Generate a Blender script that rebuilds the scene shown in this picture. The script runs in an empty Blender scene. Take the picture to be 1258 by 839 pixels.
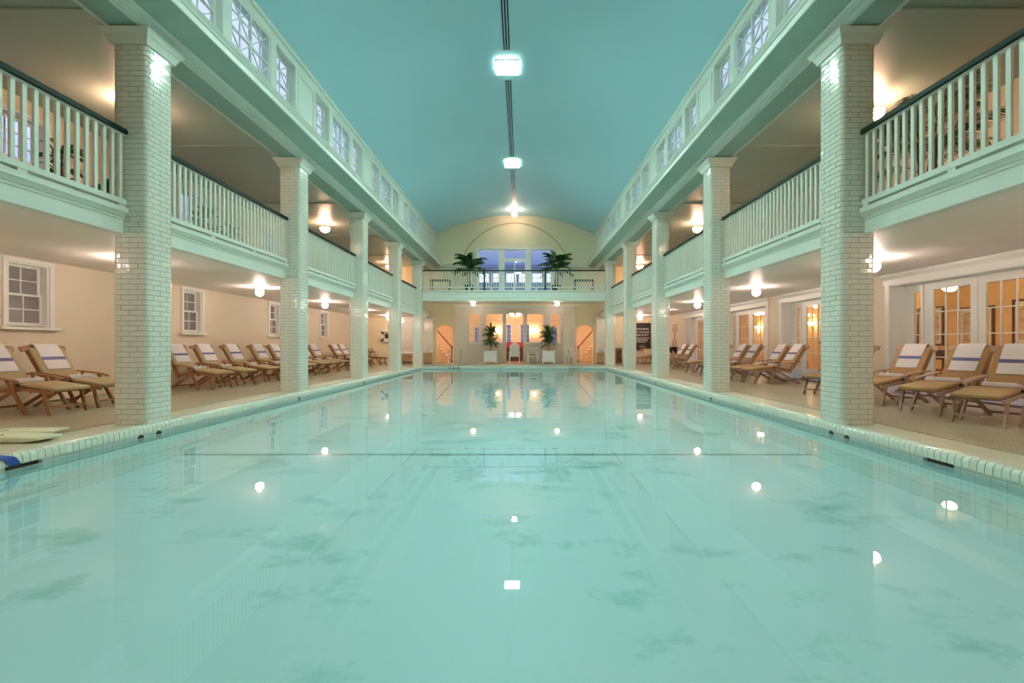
import bpy, bmesh, math, random
from mathutils import Vector, Matrix
random.seed(7)
PI = math.pi
R = math.radians
sc = bpy.context.scene
COL = sc.collection

# ------------------------------------------------------------------ camera
F_PX, VPX, VPY, IW, IH = 550.0, 640.0, 423.0, 1258.0, 839.0
CAMX, EYE = 0.38, 1.14
cd = bpy.data.cameras.new('camera')
cam = bpy.data.objects.new('camera', cd)
COL.objects.link(cam)
cam.location = (CAMX, 0, EYE)
cam.rotation_euler = (PI / 2, 0, 0)
cd.sensor_width = 36.0
cd.lens = 36.0 * F_PX / IW
cd.shift_x = -(VPX - IW / 2) / IW
cd.shift_y = (VPY - IH / 2) / IW
cd.clip_start = 0.05
sc.camera = cam

# ------------------------------------------------------------------ world, exposure
w = bpy.data.worlds.new('world')
sc.world = w
w.use_nodes = True
bg = w.node_tree.nodes['Background']
wn, wl = w.node_tree.nodes, w.node_tree.links
wtc = wn.new('ShaderNodeTexCoord'); wsp = wn.new('ShaderNodeSeparateXYZ'); wrp = wn.new('ShaderNodeValToRGB')
wl.new(wtc.outputs['Generated'], wsp.inputs[0]); wl.new(wsp.outputs['Z'], wrp.inputs[0])
wrp.color_ramp.elements[0].position = 0.16                # overcast dusk: dim at the horizon, brighter overhead
wrp.color_ramp.elements[0].color = (0.085, 0.15, 0.36, 1)
wrp.color_ramp.elements[1].position = 0.31
wrp.color_ramp.elements[1].color = (0.66, 0.72, 1.0, 1)
wl.new(wrp.outputs[0], bg.inputs[0])
bg.inputs[1].default_value = 1.1
vs = sc.view_settings
vs.view_transform = 'Standard'
vs.look = 'None'
vs.gamma = 1.0
vs.use_curve_mapping = False
vs.exposure = 0.33
cy = sc.cycles
cy.max_bounces = 10
cy.diffuse_bounces = 6
cy.glossy_bounces = 4
cy.transparent_max_bounces = 16
cy.sample_clamp_indirect = 6.0
cy.caustics_reflective = False
cy.use_denoising = True

# lamp strengths (each used in its lamp's own builder)
PANEL_E = 192.0
GLOBE_E = 94.0
BOWL_E = 78.0

# ------------------------------------------------------------------ measures (metres; deck = 0, x from the hall's middle line)
HP = 4.915                 # pillar face to middle line
PW = 0.485                 # pillar width
Y1, BAY = 6.33, 4.37
PY = [Y1 + BAY * k for k in range(-1, 5)]            # pillar fronts, P0..P5
BC = [Y1 + PW / 2 + BAY / 2 + BAY * k for k in range(-1, 5)]   # bay centres
WALLX = 9.25
YB, YE = -6.5, 27.4        # near end wall, far end wall
ZC1, ZG, ZC2 = 2.82, 3.06, 5.90
ZW = -0.178
POOL0, POOL1 = 1.0, 23.85
ZBR = 4.05                 # end balcony floor

# ------------------------------------------------------------------ materials
MATS = {}
def nodes_of(m):
    m.use_nodes = True
    return m.node_tree, m.node_tree.nodes['Principled BSDF']
def mat(name, col, rough=0.5, metal=0.0, spec=0.5, noise=None, bump=None, coat=0.0, emit=None, es=0.0):
    m = bpy.data.materials.new(name)
    nt, b = nodes_of(m)
    b.inputs['Base Color'].default_value = (*col, 1)
    b.inputs['Roughness'].default_value = rough
    b.inputs['Metallic'].default_value = metal
    b.inputs['Specular IOR Level'].default_value = spec
    b.inputs['Coat Weight'].default_value = coat
    b.inputs['Coat Roughness'].default_value = 0.08
    if noise or bump:
        tc = nt.nodes.new('ShaderNodeTexCoord')
    if noise:                       # (scale, second colour, stretch)
        n = nt.nodes.new('ShaderNodeTexNoise')
        mp = nt.nodes.new('ShaderNodeMapping')
        mp.inputs['Scale'].default_value = noise[2] if len(noise) > 2 else (1, 1, 1)
        nt.links.new(tc.outputs['Object'], mp.inputs[0])
        nt.links.new(mp.outputs[0], n.inputs['Vector'])
        n.inputs['Scale'].default_value = noise[0]
        n.inputs['Detail'].default_value = 5
        r = nt.nodes.new('ShaderNodeValToRGB')
        r.color_ramp.elements[0].position = 0.35
        r.color_ramp.elements[1].position = 0.68
        r.color_ramp.elements[0].color = (*col, 1)
        r.color_ramp.elements[1].color = (*noise[1], 1)
        nt.links.new(n.outputs[0], r.inputs[0])
        nt.links.new(r.outputs[0], b.inputs['Base Color'])
    if bump:                        # (scale, strength)
        n2 = nt.nodes.new('ShaderNodeTexNoise')
        n2.inputs['Scale'].default_value = bump[0]
        n2.inputs['Detail'].default_value = 3
        nt.links.new(tc.outputs['Object'], n2.inputs['Vector'])
        bp = nt.nodes.new('ShaderNodeBump')
        bp.inputs['Strength'].default_value = bump[1]
        bp.inputs['Distance'].default_value = 0.01
        nt.links.new(n2.outputs[0], bp.inputs['Height'])
        nt.links.new(bp.outputs[0], b.inputs['Normal'])
    if emit:
        b.inputs['Emission Color'].default_value = (*emit, 1)
        b.inputs['Emission Strength'].default_value = es
    MATS[name] = m
    return m
def glass(name, tint, ior=1.45, rough=0.02, bump=None):
    m = bpy.data.materials.new(name)
    m.use_nodes = True
    nt = m.node_tree
    nt.nodes.clear()
    out = nt.nodes.new('ShaderNodeOutputMaterial')
    mx = nt.nodes.new('ShaderNodeMixShader')
    # two-sided Schlick reflectance
    ge = nt.nodes.new('ShaderNodeNewGeometry')
    dp = nt.nodes.new('ShaderNodeVectorMath'); dp.operation = 'DOT_PRODUCT'
    nt.links.new(ge.outputs['Incoming'], dp.inputs[1])
    nt.links.new(ge.outputs['Normal'], dp.inputs[0])
    def mth(op, a_, b_=None):
        q = nt.nodes.new('ShaderNodeMath'); q.operation = op
        for i_, v_ in enumerate((a_, b_)):
            if v_ is None: continue
            if isinstance(v_, (int, float)): q.inputs[i_].default_value = v_
            else: nt.links.new(v_, q.inputs[i_])
        return q.outputs[0]
    f0 = ((ior - 1) / (ior + 1)) ** 2
    om = mth('SUBTRACT', 1.0, mth('ABSOLUTE', dp.outputs['Value']))
    refl = mth('ADD', mth('MULTIPLY', mth('POWER', om, 5.0), 1 - f0), f0)
    t = nt.nodes.new('ShaderNodeBsdfTransparent')
    t.inputs[0].default_value = (*tint, 1)
    g = nt.nodes.new('ShaderNodeBsdfGlossy')
    g.inputs['Roughness'].default_value = rough
    if bump:
        tc = nt.nodes.new('ShaderNodeTexCoord')
        n2 = nt.nodes.new('ShaderNodeTexNoise')
        n2.inputs['Scale'].default_value = bump[0]
        n2.inputs['Detail'].default_value = 2
        nt.links.new(tc.outputs['Object'], n2.inputs['Vector'])
        bp = nt.nodes.new('ShaderNodeBump')
        bp.inputs['Strength'].default_value = bump[1]
        bp.inputs['Distance'].default_value = 0.02
        nt.links.new(n2.outputs[0], bp.inputs['Height'])
        nt.links.new(bp.outputs[0], g.inputs['Normal'])
        nt.links.new(bp.outputs[0], dp.inputs[0])
    nt.links.new(refl, mx.inputs[0])
    nt.links.new(t.outputs[0], mx.inputs[1])
    nt.links.new(g.outputs[0], mx.inputs[2])
    nt.links.new(mx.outputs[0], out.inputs[0])
    MATS[name] = m
    return m
def tiled(name, col, grout, w_, h_, mortar, rough=0.3, col2=None, axis='z', offset=0.0, bump=0.25, blotch=None):
    """small-tile surface: brick texture in the plane normal to axis"""
    m = bpy.data.materials.new(name)
    nt, b = nodes_of(m)
    tc = nt.nodes.new('ShaderNodeTexCoord')
    mp = nt.nodes.new('ShaderNodeMapping')
    if axis == 'x':
        mp.inputs['Rotation'].default_value = (0, R(90), R(90))
        sx = nt.nodes.new('ShaderNodeSeparateXYZ'); cx = nt.nodes.new('ShaderNodeCombineXYZ')
        nt.links.new(tc.outputs['Object'], sx.inputs[0])
        nt.links.new(sx.outputs['Y'], cx.inputs['X']); nt.links.new(sx.outputs['Z'], cx.inputs['Y'])
        vec = cx.outputs[0]
    elif axis == 'y':
        sx = nt.nodes.new('ShaderNodeSeparateXYZ'); cx = nt.nodes.new('ShaderNodeCombineXYZ')
        nt.links.new(tc.outputs['Object'], sx.inputs[0])
        nt.links.new(sx.outputs['X'], cx.inputs['X']); nt.links.new(sx.outputs['Z'], cx.inputs['Y'])
        vec = cx.outputs[0]
    else:
        vec = tc.outputs['Object']
    br = nt.nodes.new('ShaderNodeTexBrick')
    br.offset = offset
    br.inputs['Scale'].default_value = 1.0
    br.inputs['Brick Width'].default_value = w_
    br.inputs['Row Height'].default_value = h_
    br.inputs['Mortar Size'].default_value = mortar
    br.inputs['Mortar Smooth'].default_value = 0.2
    br.inputs['Color1'].default_value = (*col, 1)
    br.inputs['Color2'].default_value = (*(col2 or col), 1)
    br.inputs['Mortar'].default_value = (*grout, 1)
    nt.links.new(vec, br.inputs['Vector'])
    last = br.outputs['Color']
    if blotch:                     # (scale, colour, stretch, lo, hi)
        n = nt.nodes.new('ShaderNodeTexNoise')
        mp2 = nt.nodes.new('ShaderNodeMapping')
        mp2.inputs['Scale'].default_value = blotch[2]
        nt.links.new(tc.outputs['Object'], mp2.inputs[0])
        nt.links.new(mp2.outputs[0], n.inputs['Vector'])
        n.inputs['Scale'].default_value = blotch[0]
        n.inputs['Detail'].default_value = 8
        n.inputs['Roughness'].default_value = 0.62
        r = nt.nodes.new('ShaderNodeValToRGB')
        r.color_ramp.elements[0].position = blotch[3]
        r.color_ramp.elements[1].position = blotch[4]
        mxn = nt.nodes.new('ShaderNodeMix')
        mxn.data_type = 'RGBA'
        nt.links.new(n.outputs[0], r.inputs[0])
        nt.links.new(r.outputs[0], mxn.inputs['Factor'])
        nt.links.new(last, mxn.inputs['A'])
        mxn.inputs['B'].default_value = (*blotch[1], 1)
        last = mxn.outputs['Result']
    nt.links.new(last, b.inputs['Base Color'])
    b.inputs['Roughness'].default_value = rough
    bp = nt.nodes.new('ShaderNodeBump')
    bp.inputs['Strength'].default_value = bump
    bp.inputs['Distance'].default_value = 0.003
    bp.invert = True
    nt.links.new(br.outputs['Fac'], bp.inputs['Height'])
    nt.links.new(bp.outputs[0], b.inputs['Normal'])
    MATS[name] = m
    return m
def emitter(name, col, s):
    m = bpy.data.materials.new(name)
    m.use_nodes = True
    nt = m.node_tree
    nt.nodes.clear()
    out = nt.nodes.new('ShaderNodeOutputMaterial')
    e = nt.nodes.new('ShaderNodeEmission')
    e.inputs[0].default_value = (*col, 1)
    e.inputs[1].default_value = s
    nt.links.new(e.outputs[0], out.inputs[0])
    MATS[name] = m
    return m

WHITE = mat('white_paint', (0.78, 0.80, 0.73), 0.38, noise=(3.0, (0.74, 0.77, 0.69)))
TRIMW = mat('trim_paint', (0.83, 0.83, 0.80), 0.32, bump=(40, 0.05))
CREAMW = mat('cream_wall', (0.83, 0.70, 0.56), 0.6, noise=(1.2, (0.80, 0.68, 0.53)), bump=(30, 0.08))
YELW = mat('yellow_cream_wall', (0.86, 0.75, 0.53), 0.6, noise=(1.0, (0.84, 0.73, 0.51)), bump=(30, 0.06))
PEACH = mat('peach_wall', (0.88, 0.69, 0.50), 0.6, noise=(1.5, (0.86, 0.67, 0.49)))
AMBER = mat('amber_wall', (0.86, 0.62, 0.30), 0.6, noise=(1.5, (0.82, 0.57, 0.27)))
VAULT = mat('vault_teal', (0.46, 0.72, 0.82), 0.55, noise=(0.5, (0.44, 0.70, 0.80)))
CEILP = mat('ceiling_gloss', (0.90, 0.86, 0.82), 0.50, spec=0.35, noise=(1.0, (0.87, 0.83, 0.79)), bump=(9, 0.10))
CEILU = mat('gallery_ceiling', (0.42, 0.49, 0.44), 0.40, noise=(0.8, (0.39, 0.46, 0.41)), bump=(5, 0.12))
BRICK = mat('glazed_brick', (0.83, 0.80, 0.72), 0.13, noise=(6.0, (0.79, 0.77, 0.68)), bump=(7, 0.28))
MORTAR = mat('brick_mortar', (0.42, 0.38, 0.31), 0.8, bump=(60, 0.2))
COPING = mat('coping_tile_glaze', (0.84, 0.86, 0.76), 0.16, noise=(5.0, (0.76, 0.79, 0.68)), bump=(15, 0.08))
GROUT = mat('dark_grout', (0.16, 0.17, 0.13), 0.8)
DECKB = mat('deck_border_stone', (0.62, 0.58, 0.44), 0.35, noise=(1.6, (0.55, 0.49, 0.36), (1, 0.4, 1)), bump=(30, 0.05))
DECKM = tiled('deck_mosaic', (0.58, 0.51, 0.37), (0.20, 0.16, 0.10), 0.058, 0.058, 0.007, 0.28, (0.46, 0.39, 0.27), blotch=(0.7, (0.44, 0.33, 0.20), (1, 0.5, 1), 0.5, 0.8))
GROOVE = mat('deck_groove', (0.10, 0.08, 0.06), 0.8)
POOLF = tiled('pool_floor_tile', (0.87, 0.92, 0.92), (0.85, 0.90, 0.90), 0.30, 0.30, 0.003, 0.5, (0.84, 0.92, 0.89), bump=0.1,
              blotch=(1.05, (0.20, 0.55, 0.47), (1.0, 1.6, 1.0), 0.56, 0.76))
POOLW = tiled('pool_wall_tile', (0.80, 0.90, 0.86), (0.48, 0.62, 0.59), 0.15, 0.15, 0.003, 0.2, (0.78, 0.88, 0.84), axis='x')
POOLWY = tiled('pool_wall_tile_end', (0.80, 0.90, 0.86), (0.48, 0.62, 0.59), 0.15, 0.15, 0.003, 0.2, (0.78, 0.88, 0.84), axis='y')
WATER = glass('pool_water', (0.80, 0.965, 1.0), 1.33, 0.0, (0.8, 0.015))
PANE = glass('window_glass', (0.93, 0.95, 0.96), 1.45, 0.02)
PANEL_D = mat('sash_glass', (0.20, 0.17, 0.17), 0.16, spec=0.9, noise=(1.3, (0.30, 0.27, 0.28)), bump=(25, 0.15))
SOFFIT_SHADE = mat('soffit_shade_green', (0.36, 0.47, 0.41), 0.5, noise=(2.0, (0.33, 0.44, 0.38)))  # soffit shade put into the colour as a darker green
RAILG = mat('dark_green_rail', (0.012, 0.026, 0.018), 0.45, spec=0.25)
TEAKL = mat('teak_brown', (0.36, 0.17, 0.06), 0.45, noise=(6, (0.28, 0.12, 0.04), (1, 8, 8)), bump=(40, 0.1))
TEAKR = mat('teak_weathered', (0.47, 0.32, 0.22), 0.5, noise=(6, (0.38, 0.25, 0.17), (1, 8, 8)), bump=(40, 0.1))
CUSHL = mat('khaki_cushion', (0.46, 0.36, 0.20), 0.85, noise=(60, (0.43, 0.33, 0.18)), bump=(160, 0.3))
CUSHR = mat('tan_cushion', (0.43, 0.27, 0.12), 0.85, noise=(60, (0.40, 0.25, 0.11)), bump=(160, 0.3))
TOWEL = mat('towel_cotton', (0.82, 0.78, 0.80), 0.95, bump=(220, 0.5))
STRIPE = mat('towel_stripe', (0.16, 0.17, 0.36), 0.95, bump=(220, 0.5))
CHROME = mat('chrome', (0.75, 0.76, 0.74), 0.12, metal=1.0)
BRASS = mat('dull_brass', (0.45, 0.34, 0.18), 0.3, metal=1.0)
BLACK = mat('black_paint', (0.015, 0.013, 0.012), 0.4)
DARKM = mat('dark_metal', (0.04, 0.05, 0.06), 0.4, metal=0.3)
WOODC = mat('cabinet_wood', (0.50, 0.32, 0.17), 0.45, noise=(4, (0.42, 0.26, 0.13), (1, 1, 6)))
WOODD = mat('dark_wood', (0.10, 0.035, 0.02), 0.35, noise=(5, (0.07, 0.025, 0.015), (1, 1, 6)))
REDU = mat('red_upholstery', (0.42, 0.05, 0.03), 0.8, bump=(150, 0.2))
LEAF = mat('palm_leaf', (0.025, 0.11, 0.025), 0.4, noise=(5, (0.045, 0.17, 0.03)))
LEAF2 = mat('broad_leaf', (0.04, 0.13, 0.03), 0.35, noise=(5, (0.09, 0.19, 0.045)))
STEM = mat('plant_stem', (0.16, 0.13, 0.05), 0.7)
POT = mat('dark_pot', (0.04, 0.05, 0.04), 0.35)
SOIL = mat('soil', (0.03, 0.02, 0.012), 0.95)
FOAM = mat('foam_board', (0.74, 0.72, 0.50), 0.6, bump=(80, 0.1))
BLUEP = mat('blue_rubber', (0.015, 0.055, 0.36), 0.35)
PAPER = mat('print_paper', (0.78, 0.70, 0.55), 0.7, noise=(9, (0.50, 0.36, 0.22)))
BRICKOUT = tiled('outside_brick', (0.28, 0.19, 0.15), (0.30, 0.27, 0.24), 0.21, 0.07, 0.008, 0.8, (0.22, 0.15, 0.13), axis='x', offset=0.5)
LIFEW = mat('lifebuoy_white', (0.85, 0.82, 0.78), 0.4)
SIGNW = mat('sign_white', (0.85, 0.82, 0.76), 0.5)
SIGNB = mat('sign_black', (0.018, 0.013, 0.010), 0.35)
SIGNG = mat('sign_grey', (0.16, 0.14, 0.12), 0.5)
SCREEN = mat('screen_paint', (0.76, 0.66, 0.58), 0.4, bump=(40, 0.05))
GALF = mat('gallery_floor_paint', (0.40, 0.44, 0.40), 0.5, noise=(2, (0.36, 0.40, 0.36)))
CARPET = mat('lounge_floor', (0.40, 0.22, 0.12), 0.7, noise=(2, (0.34, 0.18, 0.10)))
TILEW = tiled('white_wall_tile', (0.82, 0.78, 0.72), (0.60, 0.54, 0.46), 0.20, 0.10, 0.004, 0.12, axis='y', offset=0.5)
FACADE = mat('far_facade', (0.30, 0.33, 0.48), 0.8)
LITWIN = emitter('far_lit_window', (0.86, 0.90, 1.0), 1.5)
PANEL = emitter('panel_lamp', (0.69, 1.0, 0.87), PANEL_E)
GLOBE = emitter('globe_lamp', (1.0, 0.75, 0.63), GLOBE_E)
CROWNL = emitter('crown_lamp', (1.0, 0.66, 0.48), 52.0)
GLOBEB = emitter('bridge_globe', (1.0, 0.77, 0.62), 48.0)
BOWL = emitter('bowl_lamp', (1.0, 0.57, 0.36), BOWL_E)
LOUNGE = emitter('lounge_lamp', (1.0, 0.66, 0.32), 52.0)
CHAND = emitter('chandelier_bulb', (1.0, 0.76, 0.55), 170.0)

# ------------------------------------------------------------------ mesh helpers
class MB:
    def __init__(s): s.v = []; s.f = []
    def add(s, vs, fs):
        o = len(s.v)
        s.v += [tuple(p) for p in vs]
        s.f += [tuple(i + o for i in f) for f in fs]
        return s
    def box(s, x0, x1, y0, y1, z0, z1):
        return s.add([(x0, y0, z0), (x1, y0, z0), (x1, y1, z0), (x0, y1, z0), (x0, y0, z1), (x1, y0, z1), (x1, y1, z1), (x0, y1, z1)],
                     [(0, 3, 2, 1), (4, 5, 6, 7), (0, 1, 5, 4), (1, 2, 6, 5), (2, 3, 7, 6), (3, 0, 4, 7)])
    def bar(s, p, q, w_, h_, up=(0, 0, 1)):
        p, q = Vector(p), Vector(q)
        d = (q - p).normalized()
        a = d.cross(Vector(up))
        if a.length < 1e-4: a = d.cross(Vector((0, 1, 0)))
        a.normalize(); b = a.cross(d).normalized()
        c = []
        for e in (p, q):
            for sa, sb in ((-1, -1), (1, -1), (1, 1), (-1, 1)):
                c.append(e + a * sa * w_ / 2 + b * sb * h_ / 2)
        return s.add(c, [(0, 3, 2, 1), (4, 5, 6, 7), (0, 1, 5, 4), (1, 2, 6, 5), (2, 3, 7, 6), (3, 0, 4, 7)])
    def prism(s, poly, axis, a0, a1):
        n = len(poly)
        def P(u, v, a): return (u, a, v) if axis == 'y' else ((a, u, v) if axis == 'x' else (u, v, a))
        vs = [P(u, v, a0) for u, v in poly] + [P(u, v, a1) for u, v in poly]
        fs = [tuple(range(n)), tuple(range(2 * n - 1, n - 1, -1))] + [(i, (i + 1) % n, n + (i + 1) % n, n + i) for i in range(n)]
        return s.add(vs, fs)
    def tube(s, pts, r, seg=8, caps=True):
        pts = [Vector(p) for p in pts]
        n = len(pts); rings = []
        prev = None
        for i, p in enumerate(pts):
            d = (pts[min(i + 1, n - 1)] - pts[max(i - 1, 0)]).normalized()
            if prev is None:
                a = d.cross(Vector((0, 0, 1)))
                if a.length < 1e-3: a = d.cross(Vector((0, 1, 0)))
            else:
                a = prev - d * prev.dot(d)
            a.normalize(); prev = a
            b = d.cross(a)
            rr = r[i] if isinstance(r, (list, tuple)) else r
            rings.append([p + (a * math.cos(t) + b * math.sin(t)) * rr for t in (2 * PI * k / seg for k in range(seg))])
        vs = [v for rg in rings for v in rg]
        fs = [(i * seg + k, i * seg + (k + 1) % seg, (i + 1) * seg + (k + 1) % seg, (i + 1) * seg + k) for i in range(n - 1) for k in range(seg)]
        if caps: fs += [tuple(range(seg)), tuple((n - 1) * seg + k for k in range(seg))]
        return s.add(vs, fs)
    def lathe(s, prof, seg=16, c=(0, 0, 0)):
        vs = []; fs = []
        for r_, z in prof:
            for k in range(seg):
                t = 2 * PI * k / seg
                vs.append((c[0] + r_ * math.cos(t), c[1] + r_ * math.sin(t), c[2] + z))
        for i in range(len(prof) - 1):
            for k in range(seg):
                fs.append((i * seg + k, i * seg + (k + 1) % seg, (i + 1) * seg + (k + 1) % seg, (i + 1) * seg + k))
        fs += [tuple(range(seg)), tuple((len(prof) - 1) * seg + k for k in range(seg))]
        return s.add(vs, fs)
    def torus(s, R_, r_, seg=28, sub=10, c=(0, 0, 0), axis='y'):
        vs = []; fs = []
        for i in range(seg):
            t = 2 * PI * i / seg
            for j in range(sub):
                u = 2 * PI * j / sub
                a = (R_ + r_ * math.cos(u)) * math.cos(t); b = (R_ + r_ * math.cos(u)) * math.sin(t); h = r_ * math.sin(u)
                vs.append((c[0] + a, c[1] + h, c[2] + b) if axis == 'y' else (c[0] + a, c[1] + b, c[2] + h))
        for i in range(seg):
            for j in range(sub):
                fs.append((i * sub + j, i * sub + (j + 1) % sub, ((i + 1) % seg) * sub + (j + 1) % sub, ((i + 1) % seg) * sub + j))
        return s.add(vs, fs)
    def mesh(s, name, m, smooth=False):
        me = bpy.data.meshes.new(name)
        me.from_pydata(s.v, [], s.f)
        bm = bmesh.new(); bm.from_mesh(me)
        bmesh.ops.recalc_face_normals(bm, faces=bm.faces)
        bm.to_mesh(me); bm.free()
        if m: me.materials.append(m)
        if smooth:
            me.shade_smooth()
            me.set_sharp_from_angle(angle=R(38))
        return me
    def build(s, name, m, parent=None, smooth=False, loc=(0, 0, 0)):
        return obj(name, s.mesh(name, m, smooth), parent, loc)
def obj(name, me, parent=None, loc=(0, 0, 0), rz=0.0):
    o = bpy.data.objects.new(name, me)
    COL.objects.link(o)
    o.location = loc
    if rz: o.rotation_euler = (0, 0, rz)
    if parent: o.parent = parent
    return o
def tag(o, label, cat, group=None):
    o['label'] = label; o['category'] = cat
    if group: o['group'] = group
    return o
def thing(name, label, cat, loc=(0, 0, 0), rz=0.0, group=None):
    return tag(obj(name, None, None, loc, rz), label, cat, group)
def struct(o, label, cat):
    o['kind'] = 'structure'
    return tag(o, label, cat)
def copy_tree(o, parent=None):
    c = o.copy(); COL.objects.link(c)
    if parent: c.parent = parent
    for ch in list(o.children): copy_tree(ch, c)
    return c
def sweep(path, section, scales=None):
    """path: (x,z) points; section: (y, n) ring; returns MB"""
    m = MB(); n = len(path); k = len(section)
    vs = []
    for i, (x, z) in enumerate(path):
        x0, z0 = path[max(i - 1, 0)]; x1, z1 = path[min(i + 1, n - 1)]
        d = math.hypot(x1 - x0, z1 - z0) or 1
        tx, tz = (x1 - x0) / d, (z1 - z0) / d
        nx, nz = -tz, tx
        sy, sn = scales[i] if scales else (1, 1)
        for y, q in section: vs.append((x + nx * q * sn, y * sy, z + nz * q * sn))
    fs = [(i * k + j, i * k + (j + 1) % k, (i + 1) * k + (j + 1) % k, (i + 1) * k + j) for i in range(n - 1) for j in range(k)]
    fs += [tuple(range(k)), tuple((n - 1) * k + j for j in range(k))]
    return m.add(vs, fs)
def rrect(hw, hh, r, seg=3):
    pts = []
    for cx, cy_, a0 in ((hw - r, hh - r, 0), (-hw + r, hh - r, 90), (-hw + r, -hh + r, 180), (hw - r, -hh + r, 270)):
        for i in range(seg + 1):
            a = R(a0 + 90 * i / seg)
            pts.append((cx + r * math.cos(a), cy_ + r * math.sin(a)))
    return pts
def wall(m, axis, p0, p1, u0, u1, z0, z1, holes=()):
    us = sorted({u0, u1, *[h[0] for h in holes], *[h[1] for h in holes]}); us = [u for u in us if u0 <= u <= u1]
    zs = sorted({z0, z1, *[h[2] for h in holes], *[h[3] for h in holes]}); zs = [z for z in zs if z0 <= z <= z1]
    for a, b in zip(us, us[1:]):
        run = None
        for c, d in zip(zs, zs[1:]):
            mu, mz = (a + b) / 2, (c + d) / 2
            hole = any(h[0] < mu < h[1] and h[2] < mz < h[3] for h in holes)
            if not hole: run = [c, d] if run is None else [run[0], d]
            if hole or d == zs[-1]:
                if run:
                    if axis == 'x': m.box(p0, p1, a, b, run[0], run[1])
                    else: m.box(a, b, p0, p1, run[0], run[1])
                run = None
    return m
ORD = ['first', 'second', 'third', 'fourth', 'fifth', 'sixth', 'seventh', 'eighth', 'ninth', 'tenth', 'eleventh', 'twelfth', 'thirteenth', 'fourteenth']
SIDE = {-1: 'sash-window', 1: 'french-door'}
SNAME = {-1: 'left', 1: 'right'}

# ================================================================== STRUCTURE
# ---- deck
m = MB()
for s in (-1, 1):
    x0, x1 = sorted((s * 5.54, s * WALLX)); m.box(x0, x1, YB, YE, -0.2, 0.0)
m.box(-5.54, 5.54, 24.40, YE, -0.2, 0.0)
m.box(-5.54, 5.54, YB, 0.45, -0.2, 0.0)
struct(m.build('floor', DECKM), 'beige mosaic tile deck running around the pool', 'floor')
m = MB()
for s in (-1, 1):
    x0, x1 = sorted((s * 5.045, s * 5.515)); m.box(x0, x1, 0.475, 24.375, -0.2, 0.0)
m.box(-5.045, 5.045, 24.02, 24.375, -0.2, 0.0)
m.box(-5.045, 5.045, 0.475, 0.83, -0.2, 0.0)
struct(m.build('floor_border', DECKB), 'pale smooth stone border between coping and mosaic deck', 'floor')
m = MB()
for s in (-1, 1):
    x0, x1 = sorted((s * 5.515, s * 5.54)); m.box(x0, x1, 0.45, 24.40, -0.2, -0.006)
m.box(-5.54, 5.54, 24.375, 24.40, -0.2, -0.006)
m.box(-5.54, 5.54, 0.45, 0.475, -0.2, -0.006)
struct(m.build('floor_groove', GROOVE), 'thin dark joint line in the deck along the pool', 'joint')
# ---- pool basin and water
ZF = -0.60
m = MB().box(-5.1, 5.1, POOL0 - 0.2, POOL1 + 0.2, ZF - 0.15, ZF)
struct(m.build('floor_pool', POOLF), 'pale stained pool floor seen through the water', 'pool floor')
PHW = 4.945
for s in (-1, 1):
    x0, x1 = sorted((s * PHW, s * 5.045))
    holes = [(4.62, 4.98, -0.175, -0.118)] if s < 0 else [(4.72, 5.08, -0.175, -0.118)]
    m = wall(MB(), 'x', x0, x1, POOL0, POOL1, ZF, -0.116, holes)
    struct(m.build('wall_pool_' + SNAME[s], POOLW), 'tiled pool side wall on the %s side' % SIDE[s], 'pool wall')
struct(MB().box(-5.045, 5.045, POOL1, POOL1 + 0.1, ZF, -0.116).build('wall_pool_far', POOLWY), 'tiled pool end wall below the bridge', 'pool wall')
struct(MB().box(-5.045, 5.045, POOL0 - 0.1, POOL0, ZF, -0.116).build('wall_pool_near', POOLWY), 'tiled pool end wall opposite the bridge', 'pool wall')
m = MB().box(-PHW, PHW, 7.02, 7.10, ZF, ZF + 0.012)
tag(m.build('floor_line', mat('floor_line_tile', (0.42, 0.60, 0.57), 0.4)), 'thin dark tile line across the pool floor', 'tile line')
wm = MB().add([(-PHW, POOL0, ZW), (PHW, POOL0, ZW), (PHW, POOL1, ZW), (-PHW, POOL1, ZW)], [(0, 1, 2, 3)])
wo = wm.build('pool_water', WATER)
wo['kind'] = 'stuff'
tag(wo, 'still turquoise water filling the long pool', 'water')
# ---- coping: separate bullnose tiles near the camera, the rest joined
TL, TJ = 0.0760, 0.0095
prof = [(5.04, -0.112), (5.04, 0.003), (4.945, 0.004), (4.915, 0.002), (4.895, -0.008), (4.880, -0.026), (4.874, -0.05), (4.874, -0.112)]
for s in (-1, 1):
    root = obj('coping_' + SNAME[s], MB().prism([(s * 5.043, -0.114), (s * 5.043, -0.002), (s * 4.95, -0.005), (s * 4.912, -0.018), (s * 4.892, -0.045), (s * 4.892, -0.114)], 'y', 0.83, 24.02).mesh('grout_bed', GROUT))
    struct(root, 'white bullnose tile coping along the pool on the %s side' % SIDE[s], 'coping')
    pm = MB().prism([(s * a, b) for a, b in prof], 'y', 0, TL - TJ).mesh('coping_tile', COPING, True)
    y = 1.0; rest = MB(); n = 0
    while y < POOL1 + 0.1:
        if 3.9 < y and n < 150:
            obj('coping_tile', pm, root, (0, y, random.uniform(-0.001, 0.001))); n += 1
        else:
            rest.prism([(s * a, b) for a, b in prof], 'y', y, y + TL - TJ)
        y += TL
    o = rest.build('coping_tiles', COPING, root, True); o['kind'] = 'stuff'
root = obj('coping_far', MB().box(-4.88, 4.88, POOL1 - 0.05, 24.018, -0.114, -0.005).mesh('grout_bed', GROUT))
struct(root, 'white bullnose tile coping across the pool end below the bridge', 'coping')
profy = [(24.018, -0.112), (24.018, 0.003), (23.88, 0.004), (23.83, -0.004), (23.79, -0.03), (23.785, -0.112)]
m = MB(); x = -4.87
while x < 4.86:
    m.prism(profy, 'x', x, x + TL - TJ); x += TL
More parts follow.
